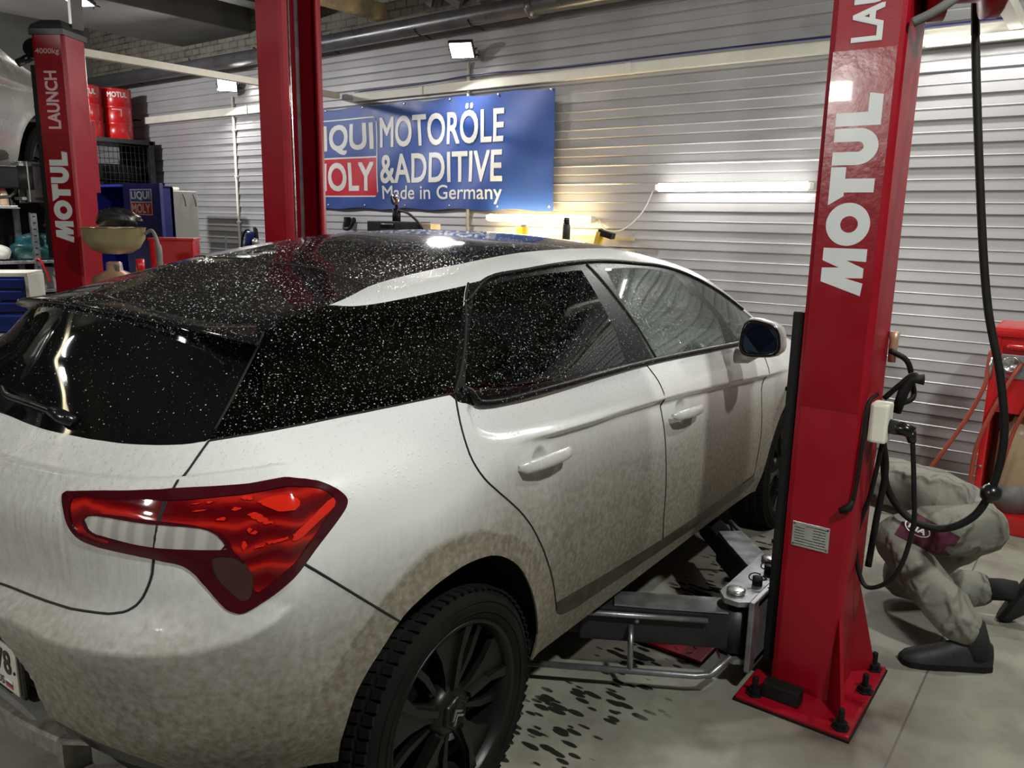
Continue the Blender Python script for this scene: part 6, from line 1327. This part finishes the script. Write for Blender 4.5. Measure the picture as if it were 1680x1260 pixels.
for s, wr, d, sd in (('r', J['rwr'][0], Vector((.10, .60, -.45)).normalized(), 1), ('l', J['lwr'][0], Vector((-.10, .85, -.50)).normalized(), -1)):
    wv = Vector(wr); side = d.cross(Vector((0, 0, 1))).normalized()*sd; dn = d.cross(side).normalized(); dn = dn if dn.z < 0 else -dn
    B[s+'pm'] = (tuple(wv+d*.055), (.030, .018)); EB.append((s+'wr', s+'pm'))
    for k, (off, L) in enumerate(((-.030, .072), (-.010, .080), (.010, .076), (.028, .060))):
        b_ = wv+d*.085+side*off; B[f'{s}f{k}a'] = (tuple(b_), .0095); B[f'{s}f{k}b'] = (tuple(b_+d*L*.5+dn*.012), .0085); B[f'{s}f{k}c'] = (tuple(b_+d*L*.85+dn*.040), .007)
        EB += [(s+'pm', f'{s}f{k}a'), (f'{s}f{k}a', f'{s}f{k}b'), (f'{s}f{k}b', f'{s}f{k}c')]
    B[s+'t1'] = (tuple(wv+d*.045-side*.036+dn*.01), .0105); B[s+'t2'] = (tuple(wv+d*.085-side*.050+dn*.028), .0085); EB += [(s+'pm', s+'t1'), (s+'t1', s+'t2')]
B['nose'] = ((1.93, -1.30, .36), .013); EB.append(('head', 'nose'))
skin('body', B, EB, M['skin'], pe)
tk = ('pel', 'waist', 'chest', 'nb', 'rsh', 'rel', 'rwr', 'lsh', 'lel', 'lwr')
jk = {k: (J[k][0], tuple(q*1.08 for q in J[k][1]) if hasattr(J[k][1], '__len__') else J[k][1]*1.22) for k in tk}
jacket = skin('jacket', jk, [e for e in E_ if e[0] in tk and e[1] in tk], M['coverall'], pe, 0, 3, .007, 3, 14)
pk = ('pel', 'waist', 'rhip', 'rk', 'rsn', 'ran', 'lhip', 'lk', 'lsn', 'lan')
tr_ = {k: (J[k][0], tuple(q*1.12 for q in J[k][1]) if hasattr(J[k][1], '__len__') else J[k][1]*(1.5 if k[1:] in ('an', 'sn') else 1.25)) for k in pk}
tr_['ran'] = ((1.795, -1.868, .105), .074); tr_['lan'] = ((2.265, -1.885, .135), .068); tr_['waist'] = ((1.965, -1.71, .55), (.14, .145))
trousers = skin('trousers', tr_, [e for e in E_ if e[0] in pk and e[1] in pk], M['coverall'], pe, 0, 3, .008, 8, 14)
def shoe(fr_, to_, up, name='shoe'):
    f0, t0 = Vector(fr_), Vector(to_); d = (t0-f0); L = d.length; d.normalize(); up = Vector(up).normalized(); s = d.cross(up).normalized(); up = s.cross(d).normalized()
    prof = [(0, .030, .095), (.03, .040, .118), (.09, .042, .118), (.15, .043, .092), (.20, .048, .074), (.25, .047, .058), (.285, .040, .048), (.305, .022, .035)]
    mb = MB(); rows = []
    for x, w_, h in prof:
        x = x*L/.305; rows.append([f0+d*x+s*(w_*math.cos(a)*(1 if math.sin(a) > 0 else 1.04))+up*(h*max(0, math.sin(a))**.75 if math.sin(a) > 0 else 0.0) for a in [-.2, .1, .5, .9, 1.25, 1.57, 1.9, 2.25, 2.64, 3.04, 3.34]])
    mb.grid(rows, True, True); mb.add(rows[0], [tuple(range(11))]); mb.add(rows[-1], [tuple(range(11))]); o = mb.build(name, M['shoe'], pe)
    mb = MB(); sole = [f0+d*(x*L/.305)+s*(w_*1.07*q) for q in (-1, 1) for x, w_, h in (prof if q < 0 else prof[::-1])]; n = len(sole)
    mb.add([tuple(p-up*.002) for p in sole]+[tuple(p+up*.018) for p in sole], [tuple(range(n)), tuple(range(2*n-1, n-1, -1))]+[(i, (i+1) % n, n+(i+1) % n, n+i) for i in range(n)]); mb.build('sole', M['black'], o)
    return o
shoe((1.825, -1.925, .004), (1.668, -1.655, .004), (0, 0, 1))
shoe((2.29, -1.985, .21), (2.285, -1.90, .012), (.05, -.95, .25))
mb = MB(); mb.tube([(1.802, -1.885, .05), (1.797, -1.872, .10), (1.785, -1.85, .17)], [.050, .050, .050], 14); mb.build('sock', M['sock'], pe)
mb = MB(); mb.tube([(2.25, -1.84, .13), (2.27, -1.91, .14), (2.285, -1.955, .14)], [.045, .045, .042], 14); mb.build('sock', M['sock'], pe)
mb = MB(); rows = []
hc = Vector((2.005, -1.165, .36))
for th in np.linspace(0, 1.75, 9): rows.append([hc+Vector((.098*math.sin(th)*math.cos(a), .015+.105*math.sin(th)*math.sin(a), .0-.10*math.cos(th))) for a in np.linspace(0, 2*math.pi, 24, endpoint=False)])
mb.grid(rows, True, True); mb.build('hair', M['hair'], pe)
from mathutils.bvhtree import BVHTree
dg = bpy.context.evaluated_depsgraph_get(); dg.update()
bv = BVHTree.FromObject(trousers, dg)
eye = Vector((-1, -2.2, 1.2)); ctr = Vector((1.80, -1.66, .475)); axu = Vector((.35, -.80, -.42)).normalized(); outw = (eye-ctr).normalized(); axu = (axu-outw*axu.dot(outw)).normalized(); axv = outw.cross(axu)
def onleg(u, v, off):
    p = ctr+axu*u+axv*v+outw*.4; h = bv.ray_cast(p, -outw)
    q = h[0] if h[0] is not None else ctr+axu*u+axv*v
    return q+outw*off
mb = MB(); rows = []
for j in range(13):
    v = -.052+.104*j/12; rows.append([onleg(-.085+.02*(v > 0)+(.17+(.03 if v < -.02 else 0))*i/20, v, .004) for i in range(21)])
mb.grid(rows, True); pt = mb.build('brand_patch', M['patch'], trousers); tag(pt, 'plum patch with an oval emblem')
mb = MB(); a = np.linspace(0, 2*math.pi, 49)
mb.grid([[onleg(-.030+.046*k*math.cos(q), .004+.024*k*math.sin(q), .0065) for q in a] for k in (1, .90)], True)
v, f, hh = text_faces('KIA', .03); lo, hi = v.min(0), v.max(0); v = (v-lo)/(hi-lo)*[.062, .022]-[.031, .011]
mb.add([onleg(-.030+p[0], .004+p[1], .0065+e) for p, e in zip(v, hh)], f); mb.build('emblem', M['silver_letter'], pt)
